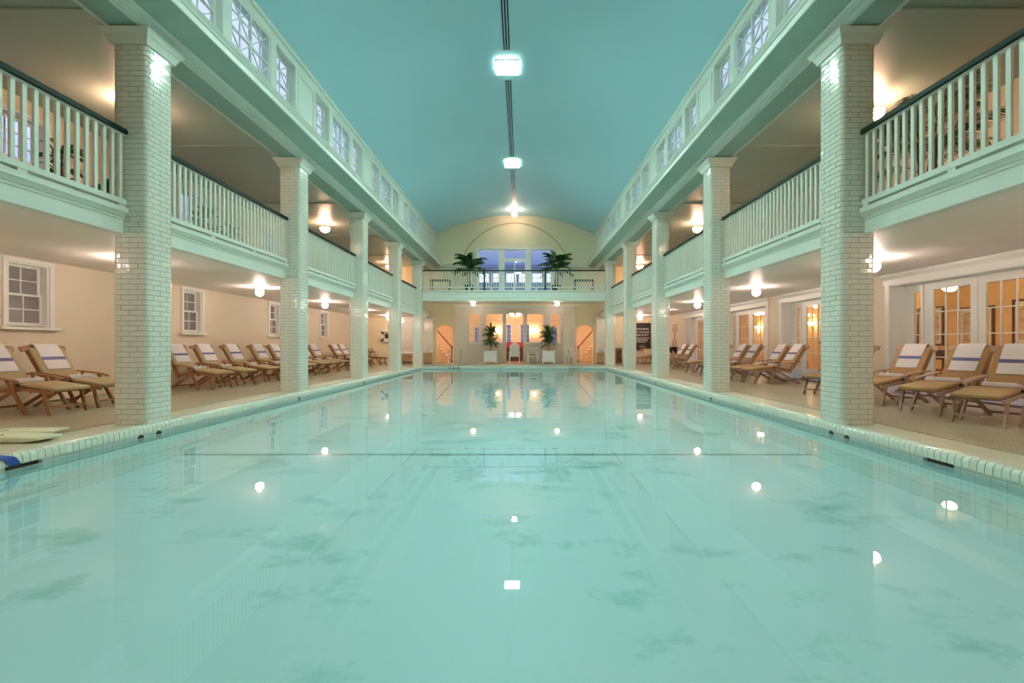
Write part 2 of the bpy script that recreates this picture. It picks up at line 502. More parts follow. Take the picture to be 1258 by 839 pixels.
o = m.build('coping_tiles', COPING, root, True); o['kind'] = 'stuff'
m = MB().prism([(0.832, -0.112), (0.832, 0.003), (0.97, 0.004), (1.02, -0.004), (1.06, -0.03), (1.065, -0.112)], 'x', -4.87, 4.87)
struct(m.build('coping_near', COPING), 'white bullnose coping across the pool end opposite the bridge', 'coping')

# ---- side walls
WZ0, WZ1 = 1.50, 2.72
sash = [(c - 0.37, c + 0.37, WZ0, WZ1) for c in BC[:5]]
up_c = [4.3, 8.62, 13.0, 17.4, 21.8]
upw = [(c - 0.45, c + 0.45, 3.9, 5.55) for c in up_c]
m = wall(MB(), 'x', -WALLX - 0.3, -WALLX, YB, YE, 0.0, ZC2, sash + upw)
struct(m.build('wall_left', CREAMW), 'cream plaster wall with small sash windows', 'wall')
DC = [9.0 + 4.45 * k for k in range(-1, 4)]
dz = 2.55
doors = [(c - 1.75, c + 1.75, 0.0, dz) for c in DC]
m = wall(MB(), 'x', WALLX, WALLX + 0.42, YB, YE, 0.0, ZC2, doors)
struct(m.build('wall_right', CREAMW), 'cream wall with wide french-door openings', 'wall')
struct(MB().box(-WALLX - 0.3, WALLX + 0.42, YB - 0.3, YB, -0.2, 9.2).build('wall_near', CREAMW), 'plain cream wall closing the hall opposite the bridge', 'wall')
# ---- end wall
AX0, AX1 = 3.80, 4.80
low = [(-0.52, 0.52, 0.0, 3.03), (-1.80, -0.70, 1.24, 3.03), (0.70, 1.80, 1.24, 3.03), (-2.80, -2.15, 1.24, 3.03), (2.15, 2.80, 1.24, 3.03)]
arch = [(-AX1, -AX0, 0.0, 2.32), (AX0, AX1, 0.0, 2.32)]
upe = [(-2.24, -0.95, ZBR, 6.95), (-0.68, 0.68, ZBR, 6.95), (0.95, 2.24, ZBR, 6.95)]
ZS, ZCR, HV = 7.84, 9.04, 4.87
m = wall(MB(), 'y', YE, YE + 0.25, -WALLX, WALLX, 0.0, ZS, low + arch + upe)
RV = (HV * HV + (ZCR - ZS) ** 2) / (2 * (ZCR - ZS))
def vault_z(x): return ZCR - RV + math.sqrt(RV * RV - x * x)
gab = [(-HV - 0.3, ZS), (HV + 0.3, ZS)] + [(x, vault_z(x) + 0.1) for x in [HV * (1 - i / 12) for i in range(25)]]
m.prism(gab, 'y', YE, YE + 0.25)
struct(m.build('wall_back', YELW), 'cream end wall with tall windows under the vault', 'wall')
# arch heads over the stair openings
for s in (-1, 1):
    xc, rr = s * (AX0 + AX1) / 2, (AX1 - AX0) / 2
    m = MB()
    pts = [(xc + rr * math.cos(R(a)), 1.92 + 0.40 * math.sin(R(a))) for a in range(180, -1, -15)]
    for (xa, za), (xb, zb) in zip(pts, pts[1:]):
        m.prism([(xa, za), (xb, zb), (xb, 2.33), (xa, 2.33)], 'y', YE, YE + 0.25)
    struct(m.build('trim_arch_' + SNAME[s], YELW), 'arched head of the stair opening on the %s side' % SIDE[s], 'arch')
# big semicircular moulding and its wall field
m = MB()
rm = 3.42; zc = 5.15
pts = [(rm * math.cos(R(a)), zc + rm * math.sin(R(a))) for a in range(0, 181, 5)]
m.tube([(x, YE - 0.005, z) for x, z in pts], 0.045, 6)
struct(m.build('trim_arch_moulding', mat('arch_trim', (0.62, 0.52, 0.30), 0.5), None, True), 'thin semicircular moulding over the end windows', 'moulding')
# ---- vault
m = MB(); N = 40
ring = [(-HV + 2 * HV * i / N) for i in range(N + 1)]
m.prism([(x, vault_z(x)) for x in ring] + [(x, vault_z(x) + 0.12) for x in reversed(ring)], 'y', YB, YE)
struct(m.build('ceiling', VAULT, None, True), 'teal painted barrel vault over the pool', 'ceiling')
# ---- per side: galleries, ceilings, architrave, clerestory
CW = 0.20
for s in (-1, 1):
    sd = SIDE[s]
    sx = lambda a, b: sorted((s * a, s * b))
    struct(MB().box(*sx(5.405, WALLX), YB, YE, ZC1, ZG - 0.04).build('ceiling_aisle_' + SNAME[s], CEILP), 'glossy off-white ceiling over the %s aisle' % sd, 'ceiling')
    struct(MB().box(*sx(5.41, WALLX), YB, YE, ZG - 0.038, ZG).build('floor_gallery_' + SNAME[s], GALF), 'gallery floor on the %s side' % sd, 'floor')
    struct(MB().box(*sx(5.405, WALLX), YB, YE, ZC2, ZC2 + 0.12).build('ceiling_gallery_' + SNAME[s], CEILU), 'ceiling of the %s gallery' % sd, 'ceiling')
    # cross seams on the gallery ceiling
    m = MB()
    for y in PY: m.box(*sx(5.42, WALLX - 0.01), y - 0.01, y + 0.03, ZC2 - 0.03, ZC2 - 0.002)
    struct(m.build('trim_ceiling_strip_' + SNAME[s], CEILU), 'thin strips across the %s gallery ceiling at each pillar' % sd, 'trim')
    # balcony edge beams, one per bay
    bp = [(5.40, 2.705), (5.24, 2.705), (5.24, 2.895), (5.226, 2.90), (5.226, 2.93), (5.205, 2.94), (5.18, 2.985), (5.165, 2.99), (5.165, 3.06), (5.285, 3.06), (5.285, 3.115), (5.40, 3.115)]
    ends = [YB] + PY
    for k in range(7):
        a = YB if k == 0 else PY[k - 1] + PW
        b = YE if k == 6 else PY[k]
        o = MB().prism([(s * u, v) for u, v in bp], 'y', a + 0.002, b - 0.002).build('trim_balcony_edge', WHITE)
        struct(o, 'white moulded gallery edge, %s side, %s bay from the end wall' % (sd, ORD[6 - k]), 'moulding')
    # architrave and cornice
    ap = [(5.40, 5.572), (5.36, 5.572), (5.36, 5.602), (4.945, 5.602), (4.945, 5.572), (4.89, 5.572), (4.89, 5.615), (4.865, 5.62), (4.865, 5.672), (4.84, 5.68), (4.84, 5.705), (4.80, 5.73), (4.80, 5.742),
          (4.405, 5.842), (4.39, 5.842), (4.39, 5.94), (4.37, 5.95), (4.36, 5.975), (4.33, 6.01), (4.32, 6.03), (4.90, 6.04), (5.40, 6.04)]
    struct(MB().prism([(s * u, v) for u, v in ap], 'y', YB, YE - 0.36).build('trim_cornice_' + SNAME[s], WHITE), 'deep white cornice and architrave over the %s pillars' % sd, 'cornice')
    # green sheets under cornice and architrave, shade painted into their colour
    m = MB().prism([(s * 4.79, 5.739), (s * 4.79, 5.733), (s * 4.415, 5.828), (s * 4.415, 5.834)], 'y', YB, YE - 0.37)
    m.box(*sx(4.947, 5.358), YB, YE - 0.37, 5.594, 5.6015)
    struct(m.build('trim_soffit_' + SNAME[s], SOFFIT_SHADE), 'green soffit sheets with painted-in shade along the cornice on the %s side' % sd, 'trim')
    # clerestory wall
    holes = []
    for k, c in enumerate(BC):
        if k < 5:
            holes += [(c - 0.65, c + 0.65, 6.35, 7.60), (c - 1.67, c - 0.87, 6.35, 7.60), (c + 0.87, c + 1.67, 6.35, 7.60)]
        else:
            holes += [(c - 1.0, c - 0.25, 6.35, 7.60)]
    m = wall(MB(), 'x', *sx(HV, HV + CW), YB, YE, 6.04, ZS + 0.02, holes)
    for k in range(5):
        a, b = BC[k] + 1.67, BC[k + 1] - 1.67
        if k == 4: b = BC[5] - 1.0
        if b - a > 0.5:     # raised frame of the pier panel
            for y0, y1, z0, z1 in ((a + 0.10, a + 0.16, 6.2, 7.55), (b - 0.16, b - 0.10, 6.2, 7.55), (a + 0.16, b - 0.16, 7.49, 7.55)):
                m.box(*sx(HV - 0.018, HV + 0.01), y0, y1, z0, z1)
    struct(m.build('wall_clerestory_' + SNAME[s], WHITE), 'white clerestory wall with latticed windows on the %s side' % sd, 'wall')
    struct(MB().box(*sx(HV - 0.05, HV + 0.02), YB, YE, ZS - 0.07, ZS + 0.015).build('trim_springing_' + SNAME[s], WHITE), 'white band where the vault springs on the %s side' % sd, 'moulding')
    # latticed windows
    n = 0
    for k in range(6):
        c = BC[k]
        parts = [(c - 0.65, c + 0.65, 2), (c - 1.67, c - 0.87, 1), (c + 0.87, c + 1.67, 1)] if k < 5 else [(c - 1.0, c - 0.25, 1)]
        for a, b, nc in parts:
            n += 1
            xw = s * (HV + (0.045 if nc == 2 else 0.16))
            root = obj('window_clerestory', None, None, (xw, 0, 0))
            struct(root, '%s latticed clerestory window, %s side, %s bay from the end wall' %
                   ('wide' if nc == 2 else 'narrow outer' if a > c else 'narrow inner', sd, ORD[5 - k]), 'window')
            fm = MB()
            for y0, y1, z0, z1 in ((a, a + 0.05, 6.35, 7.6), (b - 0.05, b, 6.35, 7.6), (a + 0.05, b - 0.05, 6.35, 6.40), (a + 0.05, b - 0.05, 7.55, 7.60)):
                fm.box(-0.03, 0.03, y0, y1, z0, z1)
            fm.build('window_frame', WHITE, root)
            lm = MB(); cw_ = (b - a) / nc; ch = 1.25 / 2
            for i in range(nc + 1):
                if 0 < i < nc: lm.box(-0.022, 0.022, a + i * cw_ - 0.025, a + i * cw_ + 0.025, 6.40, 7.55)
            lm.box(-0.02, 0.02, a + 0.05, b - 0.05, 6.975 - 0.018, 6.975 + 0.018)
            for i in range(nc):
                for j in range(2):
                    y0, y1, z0, z1 = a + i * cw_, a + (i + 1) * cw_, 6.35 + j * ch, 6.35 + (j + 1) * ch
                    ym, zm = (y0 + y1) / 2, (z0 + z1) / 2
                    lm.bar((0, ym, z0 + .02), (0, ym, z1 - .02), 0.022, 0.022)
                    lm.bar((0, y0 + .03, zm), (0, y1 - .03, zm), 0.022, 0.022)
                    lm.bar((0, y0 + .03, z0 + .03), (0, y1 - .03, z1 - .03), 0.020, 0.020)
                    lm.bar((0, y0 + .03, z1 - .03), (0, y1 - .03, z0 + .03), 0.020, 0.020)
                    if k in (1, 2):         # near bays: every little pane its own piece
                        cs = [(y0, z0), (ym, z0), (y1, z0), (y1, zm), (y1, z1), (ym, z1), (y0, z1), (y0, zm)]
                        for q in range(8):
                            MB().prism([(ym, zm), cs[q], cs[(q + 1) % 8]], 'x', -0.003, 0.003).build('pane', PANE, root)
                    else:
                        MB().box(-0.003, 0.003, y0, y1, z0, z1).build('pane', PANE, root)
            lm.build('lattice', WHITE, root)
# end wall cornice
ap = [(YE, 5.70), (YE - 0.10, 5.70), (YE - 0.12, 5.74), (YE - 0.32, 5.84), (YE - 0.32, 5.94), (YE - 0.34, 5.95), (YE - 0.36, 6.01), (YE - 0.36, 6.03), (YE, 6.04)]
m = MB()
for s in (-1, 1):
    m.prism(ap, 'x', *sorted((s * 2.45, s * 5.4)))
struct(m.build('trim_cornice_end', WHITE), 'white cornice return along the end wall either side of the windows', 'cornice')

# ================================================================== PILLARS
CH = 5.38 / 73
RC = 0.06
H2 = PW / 2
def plan_brick(outer, inner, name):
    """outer: plan polyline of glazed face (x,y); inner: same number of points set back; courses of height CH, chamfered"""
    z0, z1, j = 0.003, CH - 0.003, 0.004
    m_ = MB(); n = len(outer)
    fr = []
    for (ox, oy), (ix, iy) in zip(outer, inner):
        l = math.hypot(ox - ix, oy - iy)
        fr.append((ox + (ix - ox) * j / l, oy + (iy - oy) * j / l))
    rows = [[(x, y, z0) for x, y in inner], [(x, y, z0) for x, y in fr], [(x, y, z0 + j) for x, y in outer],
            [(x, y, z1 - j) for x, y in outer], [(x, y, z1) for x, y in fr], [(x, y, z1) for x, y in inner]]
    vs_ = [p for r_ in rows for p in r_]
    fs_ = [(r_ * n + i, r_ * n + i + 1, (r_ + 1) * n + i + 1, (r_ + 1) * n + i) for r_ in range(5) for i in range(n - 1)]
    fs_ += [tuple(r_ * n for r_ in range(6)), tuple(r_ * n + n - 1 for r_ in range(6))]
    m_.add(vs_, fs_)
    return m_
def corner(la, lb):
    """corner at (+H2,-H2): leg la along -x on the front (y=-H2), lb along +y on the side (x=+H2)"""
    g = 0.0045; dpt = 0.05
    out = [(H2 - la + g, -H2)]; inn = [(H2 - la + g, -H2 + dpt)]
    cx, cy_ = H2 - RC, -H2 + RC
    for i in range(6):
        a = R(-90 + 90 * i / 5)
        out.append((cx + RC * math.cos(a), cy_ + RC * math.sin(a))); inn.append((cx + 0.01 * math.cos(a), cy_ + 0.01 * math.sin(a)))
    if lb > RC + 0.004:
        out.append((H2, -H2 + lb - g)); inn.append((H2 - dpt, -H2 + lb - g))
    return plan_brick(out, inn, 'c')
def straight(xa, xb):
    g = 0.0045
    return plan_brick([(xa + g, -H2), (xb - g, -H2)], [(xa + g, -H2 + .05), (xb - g, -H2 + .05)], 's')
BM = {'cA': corner(PW / 4, PW / 4), 'sA': straight(-PW / 4, PW / 4), 'cB': corner(PW / 2, RC), 'sB': straight(-H2 + RC, 0.0)}
BME = {k: v.mesh('brick_' + k, BRICK, True) for k, v in BM.items()}
def pillar(s, k):
    y = PY[k] + H2; x = s * (HP + H2)
    root = thing('brick_pillar', 'white glazed brick pillar, %s from the end wall on the %s side' % (ORD[5 - k], SIDE[s]), 'pillar', (x, y, 0), 0, 'white brick pillars along the pool')
    c = H2 - 0.007
    core = [(px, py) for px, py in rrect(c, c, RC)]
    MB().prism(core, 'z', 0.0, 5.39).build('mortar_core', MORTAR, root)
    items = []
    for i in range(73):
        z = i * CH
        for q in range(4):
            for kind in (('cA', 'sA') if i % 2 == 0 else ('cB', 'sB')):
                a = q * PI / 2
                # direction of the piece's middle
                bx, by = {'cA': (0.2, -0.2), 'sA': (0, -H2), 'cB': (0.12, -0.22), 'sB': (-0.09, -H2)}[kind]
                ca, sa = math.cos(a), math.sin(a)
                wx, wy = bx * ca - by * sa, bx * sa + by * ca
                front = wy < -0.15; pool = -s * wx > 0.15
                area = (1.0 if front else 0) + (0.7 if pool else 0)
                if kind == 'cA' and front and not pool: area = 0.55
                if kind == 'cA' and pool and not front: area = 0.3
                items.append((area, -abs(z - 2.6) * 1e-3, kind, a, z))
    items.sort(key=lambda t: (t[0], t[1]), reverse=True)
    single = 300 if k in (1, 2) else 0
    rest = MB()
    for n, (ar, _, kind, a, z) in enumerate(items):
        if n < single and ar > 0:
            obj('brick', BME[kind], root, (0, 0, z), a + random.uniform(-0.006, 0.006))
        else:
            ca, sa = math.cos(a), math.sin(a)
            rest.add([(vx * ca - vy * sa, vx * sa + vy * ca, vz + z) for vx, vy, vz in BM[kind].v], BM[kind].f)
    o = rest.build('bricks', BRICK, root, True); o['kind'] = 'stuff'
    # capital: two stepped courses
    def ringbox(h0, h1, z0, z1):
        mm = MB()
        a = [(-h0, -h0), (h0, -h0), (h0, h0), (-h0, h0)]; b = [(-h1, -h1), (h1, -h1), (h1, h1), (-h1, h1)]
        return mm.add([(u, v, z0) for u, v in a] + [(u, v, z1) for u, v in b], [(0, 3, 2, 1), (4, 5, 6, 7)] + [(i, (i + 1) % 4, 4 + (i + 1) % 4, 4 + i) for i in range(4)])
    cp = ringbox(H2 + 0.02, H2 + 0.05, 5.382, 5.46); cp.v += []; cp.build('capital', WHITE, root)
    t = ringbox(H2 + 0.055, H2 + 0.06, 5.46, 5.49); t.build('capital_fillet', WHITE, root)
    ringbox(H2 + 0.075, H2 + 0.115, 5.49, 5.568).build('abacus', WHITE, root)
    return root
for s in (-1, 1):
    for k in range(0, 6): pillar(s, k)
# engaged end piers
for s in (-1, 1):
    x = s * (HP + H2)
    root = thing('end_pier', 'white glazed tile pier against the end wall on the %s side' % SIDE[s], 'pillar', (x, 27.15, 0))
    MB().box(-H2, H2, -0.24, 0.24, 0, 2.81).build('shaft', TILEW, root)
    MB().box(-H2 - 0.05, H2 + 0.05, -0.29, 0.24, 2.62, 2.69).build('neck_moulding', WHITE, root)

# ================================================================== BALUSTRADES
BALM = MB().box(-0.016, 0.016, -0.023, 0.023, 3.180, 4.085).mesh('baluster', WHITE)
XB = 5.236
for s in (-1, 1):
    for k in range(0, 7):
        a = YB + 0.01 if k == 0 else PY[k - 1] + PW + 0.003
        b = YE - 0.01 if k == 6 else PY[k] - 0.003
        if k == 0: continue
        root = thing('gallery_balustrade', 'white %s gallery balustrade with dark green handrail, %s from the end wall' % (SIDE[s], ORD[6 - k]), 'balustrade', (s * XB, 0, 0), 0, 'gallery balustrades')
        hr = [(-0.055, 4.10), (0.055, 4.10), (0.062, 4.115), (0.062, 4.160), (0.045, 4.178), (-0.045, 4.178), (-0.062, 4.160), (-0.062, 4.115)]
        MB().prism(hr, 'y', a, b).build('handrail', RAILG, root)
        MB().box(-0.03, 0.03, a, b, 4.085, 4.10).build('rail_fillet', WHITE, root)
        MB().box(-0.042, 0.042, a, b, 3.110, 3.180).build('bottom_rail', WHITE, root)
        n = int(round((b - a) / 0.121)); st = (b - a) / n
        for i in range(n):
            obj('baluster', BALM, root, (0, a + st * (i + 0.5), 0))
        nb = max(2, int((b - a) / 1.2))
        bmsh = MB().box(-0.035, 0.035, -0.05, 0.05, 3.062, 3.110).mesh('rail_block', WHITE)
        for i in range(nb + 1):
            obj('rail_block', bmsh, root, (0, a + 0.06 + (b - a - 0.12) * i / nb, 0))
# ---- end balcony (bridge)
BY = 24.02
m = MB()
XI = HP - 0.003
m.prism([(BY, 3.47), (BY + 0.20, 3.47), (BY + 0.20, 3.64), (YE - 0.002, 3.64), (YE - 0.002, ZBR), (BY - 0.03, ZBR), (BY - 0.03, 4.02), (BY - 0.05, 4.01), (BY - 0.05, 3.97), (BY, 3.95), (BY, 3.72), (BY - 0.012, 3.71), (BY - 0.012, 3.64), (BY, 3.63)], 'x', -XI, XI)
struct(m.build('floor_bridge', WHITE), 'white bridge gallery spanning the far pool end', 'bridge')
root = thing('bridge_balustrade', 'white balustrade with dark handrail across the bridge below the arched window', 'balustrade', (0, BY + 0.06, 0))
MB().prism([(-0.055, 5.075), (0.055, 5.075), (0.062, 5.09), (0.062, 5.115), (0.045, 5.13), (-0.045, 5.13), (-0.062, 5.115), (-0.062, 5.09)], 'x', -XI, XI).build('handrail', RAILG, root)
MB().box(-XI, XI, -0.045, 0.045, 4.17, 4.23).build('bottom_rail', WHITE, root)
n = 73
bm2 = MB().box(-0.021, 0.021, -0.02, 0.02, 4.23, 5.075).mesh('baluster', WHITE)
for i in range(n): obj('baluster', bm2, root, (-XI + 2 * XI * (i + 0.5) / n, 0, 0))
bmsh = MB().box(-0.05, 0.05, -0.035, 0.035, ZBR, 4.17).mesh('rail_block', WHITE)
for i in range(9): obj('rail_block', bmsh, root, (-XI + 0.1 + (2 * XI - 0.2) * i / 8, 0, 0))
for xq in (-1.58, 1.68):
    qs = SIDE[-1 if xq < 0 else 1]
    r2 = thing('bridge_rail_post', 'dark metal post on the bridge balustrade, %s half' % qs, 'post', (xq, BY - 0.03, 0), 0, 'dark posts on the bridge balustrade')
    MB().box(-0.045, 0.045, -0.03, 0.028, 4.10, 5.14).build('shaft', DARKM, r2)
    MB().box(-0.075, 0.075, -0.04, 0.028, 4.05, 4.12).build('foot', DARKM, r2)
    MB().lathe([(0.03, 0), (0.05, 0.02), (0.05, 0.05), (0.01, 0.08)], 10, (0, 0, 5.13)).build('finial', DARKM, r2, True)

# ================================================================== WINDOWS AND DOORS
# ---- small sash windows of the left wall
def sash_window(yc, z0, z1, hw, label, cols, rows, glassm, casing=True):
    root = obj('window_sash', None, None, (-WALLX, yc, 0))
    struct(root, label, 'window')
    m = MB()
    t = 0.085
    for y0, y1, za, zb in ((-hw - t, -hw, z0 - 0.02, z1 + 0.07), (hw, hw + t, z0 - 0.02, z1 + 0.07), (-hw, hw, z1, z1 + 0.07)):
        m.box(0.0, 0.035, y0, y1, za, zb)
    m.build('casing', TRIMW, root)
    MB().box(-0.05, 0.10, -hw - 0.16, hw + 0.16, z0 - 0.075, z0 - 0.02).build('window_sill', TRIMW, root)
    m = MB()
    for y0, y1 in ((-hw, -hw + 0.03), (hw - 0.03, hw)): m.box(-0.28, 0.0, y0, y1, z0, z1)
    m.box(-0.28, 0.0, -hw + 0.03, hw - 0.03, z1 - 0.03, z1); m.box(-0.28, 0.0, -hw + 0.03, hw - 0.03, z0 - 0.02, z0 + 0.02)
    m.build('jamb_lining', TRIMW, root)
    zm = (z0 + z1) / 2
    for nm, za, zb, xo in (('upper_sash', zm - 0.02, z1 - 0.03, -0.17), ('lower_sash', z0 + 0.02, zm + 0.02, -0.12)):
        y0, y1 = -hw + 0.032, hw - 0.032
        fm = MB(); f = 0.045
        fm.box(xo - 0.02, xo + 0.02, y0, y0 + f, za, zb); fm.box(xo - 0.02, xo + 0.02, y1 - f, y1, za, zb)
        fm.box(xo - 0.02, xo + 0.02, y0 + f, y1 - f, za, za + f); fm.box(xo - 0.02, xo + 0.02, y0 + f, y1 - f, zb - f, zb)
        so = fm.build(nm, TRIMW, root)
        gy0, gy1, gz0, gz1 = y0 + f, y1 - f, za + f, zb - f
        cw, rh = (gy1 - gy0) / cols, (gz1 - gz0) / rows
        for i in range(1, cols): MB().box(xo - 0.014, xo + 0.014, gy0 + i * cw - 0.011, gy0 + i * cw + 0.011, gz0, gz1).build('muntin', TRIMW, so)
        for j in range(1, rows): MB().box(xo - 0.013, xo + 0.013, gy0, gy1, gz0 + j * rh - 0.011, gz0 + j * rh + 0.011).build('muntin', TRIMW, so)
        for i in range(cols):
            for j in range(rows):
                MB().box(xo - 0.003, xo + 0.003, gy0 + i * cw, gy0 + (i + 1) * cw, gz0 + j * rh, gz0 + (j + 1) * rh).build('pane', glassm, so)
for k, c in enumerate(BC[:5]):
    sash_window(c, WZ0, WZ1, 0.37, 'small white sash window above the loungers, %s from the bridge' % ORD[4 - k], 2, 2, PANEL_D)
for k, c in enumerate(up_c):
    sash_window(c, 3.9, 5.55, 0.45, 'tall white sash window on the upper gallery, %s from the bridge' % ORD[4 - k], 3, 3, PANE)
o = MB().box(-12.2, -12.0, 2, 27, -0.2, 3.2).build('wall_outside', BRICKOUT)
struct(o, 'dark brick wall seen through the sash windows', 'wall')

# ---- french doors of the right wall
GX = WALLX + 0.34
def french(c, n):
    lab = ['french-door set with sidelights beside the pool deck', ORD[n]]
    root = obj('door_french', None, None, (0, c, 0))
    struct(root, 'white french-door set with sidelights, %s opening from the end wall' % ORD[4 - n], 'door')
    # casing on the aisle face and lining of the reveal
    m = MB()
    for y0, y1 in ((-1.88, -1.75), (1.75, 1.88)): m.box(WALLX - 0.035, WALLX + 0.0, y0, y1, 0.0, dz + 0.005)
    m.prism([(WALLX, dz + 0.0), (WALLX - 0.035, dz), (WALLX - 0.04, dz + 0.13), (WALLX - 0.10, dz + 0.21), (WALLX - 0.10, dz + 0.262), (WALLX, dz + 0.262)], 'y', -1.92, 1.92)
    m.build('casing', TRIMW, root)
    m = MB()
    for y0, y1 in ((-1.75, -1.73), (1.73, 1.75)): m.box(WALLX, WALLX + 0.42, y0, y1, 0, dz)
    m.box(WALLX, WALLX + 0.42, -1.73, 1.73, dz - 0.02, dz)
    m.build('reveal', TRIMW, root)
    gx0, gx1 = GX - 0.025, GX + 0.025
    def leaf(nm, y0, y1, gy0, gy1, cols):
        rows = 4; gz0, gz1 = 0.36, 2.36
        fm = wall(MB(), 'x', gx0, gx1, y0, y1, 0.01, dz - 0.02, [(gy0, gy1, gz0, gz1)])
        lo = fm.build(nm, TRIMW, root)
        cw, rh = (gy1 - gy0) / cols, (gz1 - gz0) / rows
        for i in range(1, cols): MB().box(GX - 0.016, GX + 0.016, gy0 + i * cw - 0.012, gy0 + i * cw + 0.012, gz0, gz1).build('muntin', TRIMW, lo)
        for j in range(1, rows): MB().box(GX - 0.015, GX + 0.015, gy0, gy1, gz0 + j * rh - 0.012, gz0 + j * rh + 0.012).build('muntin', TRIMW, lo)
        for i in range(cols):
            for j in range(rows):
                MB().box(GX - 0.003, GX + 0.003, gy0 + i * cw, gy0 + (i + 1) * cw, gz0 + j * rh, gz0 + (j + 1) * rh).build('pane', PANE, lo)
        return lo
    leaf('sidelight', 1.24, 1.73, 1.29, 1.46, 1)
    leaf('sidelight', -1.73, -1.24, -1.46, -1.29, 1)
    for s in (-1, 1):
        y0, y1 = sorted((s * 0.005, s * 1.20)); g0, g1 = sorted((s * 0.15, s * 0.97))
        lo = leaf('door_leaf', y0, y1, g0, g1, 3)
        MB().box(GX - 0.075, GX - 0.025, s * 0.07 - 0.012, s * 0.07 + 0.012, 0.98, 1.10).build('handle', BRASS, lo)
    m = MB()
    for s in (-1, 1): m.box(GX - 0.05, GX + 0.03, *sorted((s * 1.203, s * 1.237)), 0, dz - 0.02)
    m.build('door_post', TRIMW, root)
for n, c in enumerate(DC): french(c, n)
# ---- lounge behind the doors
LX = 13.2
struct(MB().box(WALLX + 0.42, LX, YB, YE, -0.2, -0.001).build('floor_lounge', CARPET), 'brown lounge floor behind the french doors', 'floor')
struct(MB().box(WALLX + 0.42, LX, YB, YE, 2.80, 2.90).build('ceiling_lounge', CEILP), 'lounge ceiling behind the french doors', 'ceiling')
struct(MB().box(LX, LX + 0.2, YB, YE, -0.2, 2.9).build('wall_lounge', AMBER), 'amber lounge wall behind the french doors', 'wall')
struct(MB().box(WALLX + 0.42, LX, YB - 0.2, YB, -0.2, 2.9).build('wall_lounge_near', AMBER), 'amber lounge end wall opposite the bridge', 'wall')
struct(MB().box(WALLX + 0.42, LX, YE, YE + 0.2, -0.2, 2.9).build('wall_lounge_far', AMBER), 'amber lounge end wall on the bridge side', 'wall')
pics = [(8.1, 1.55, 0.5, 0.7), (9.6, 1.75, 0.55, 0.75), (11.2, 1.7, 0.45, 0.6), (12.6, 1.6, 0.5, 0.6), (14.0, 1.7, 0.45, 0.6), (16.9, 1.65, 0.4, 0.5), (18.9, 1.7, 0.4, 0.5), (21.3, 1.65, 0.4, 0.5)]
for i, (y, z, hw, hh) in enumerate(pics):
    p = thing('framed_print', 'dark framed print on the amber lounge wall, %s from the near end' % ORD[i], 'picture', (LX, y, 0), 0, 'framed prints on the lounge wall')
    m = MB()
    for y0, y1, z0, z1 in ((-hw, -hw + .06, z - hh, z + hh), (hw - .06, hw, z - hh, z + hh), (-hw + .06, hw - .06, z - hh, z - hh + .06), (-hw + .06, hw - .06, z + hh - .06, z + hh)): m.box(-0.045, -0.001, y0, y1, z0, z1)
    m.build('picture_frame', WOODD, p)
    MB().box(-0.03, -0.001, -hw + .06, hw - .06, z - hh + .06, z + hh - .06).build('mat_board', SIGNW, p)
    MB().box(-0.034, -0.03, -hw + .14, hw - .14, z - hh + .16, z + hh - .16).build('print', PAPER, p)
for i, y in enumerate((5.6, 10.4, 15.0, 19.6, 24.0)):
    p = thing('wall_sconce', 'glowing brass sconce on the amber lounge wall, %s from the near end' % ORD[i], 'lamp', (LX, y, 1.95), 0, 'lounge wall sconces')
    MB().box(-0.03, -0.001, -0.05, 0.05, -0.12, 0.06).build('back_plate', BRASS, p)
    MB().tube([(-0.03, 0, -0.05), (-0.09, 0, -0.07), (-0.13, 0, -0.02), (-0.13, 0, 0.02)], 0.010, 6).build('arm', BRASS, p, True)
    MB().lathe([(0.03, 0.02), (0.085, 0.05), (0.10, 0.16), (0.07, 0.19)], 14, (-0.13, 0, 0)).build('shade', LOUNGE, p, True)
for i, y in enumerate((6.9, 11.3, 15.8, 20.2, 24.6)):
    p = thing('lounge_pendant', 'warm ceiling lamp in the lounge, %s from the near end' % ORD[i], 'lamp', (11.2, y, 2.80), 0, 'lounge ceiling lamps')
    MB().lathe([(0.07, 0), (0.07, -0.03), (0.02, -0.05), (0.015, -0.14)], 12).build('canopy', BRASS, p, True)
    MB().lathe([(0.03, -0.14), (0.12, -0.17), (0.15, -0.24), (0.09, -0.31), (0.02, -0.33)], 16).build('bowl', LOUNGE, p, True)
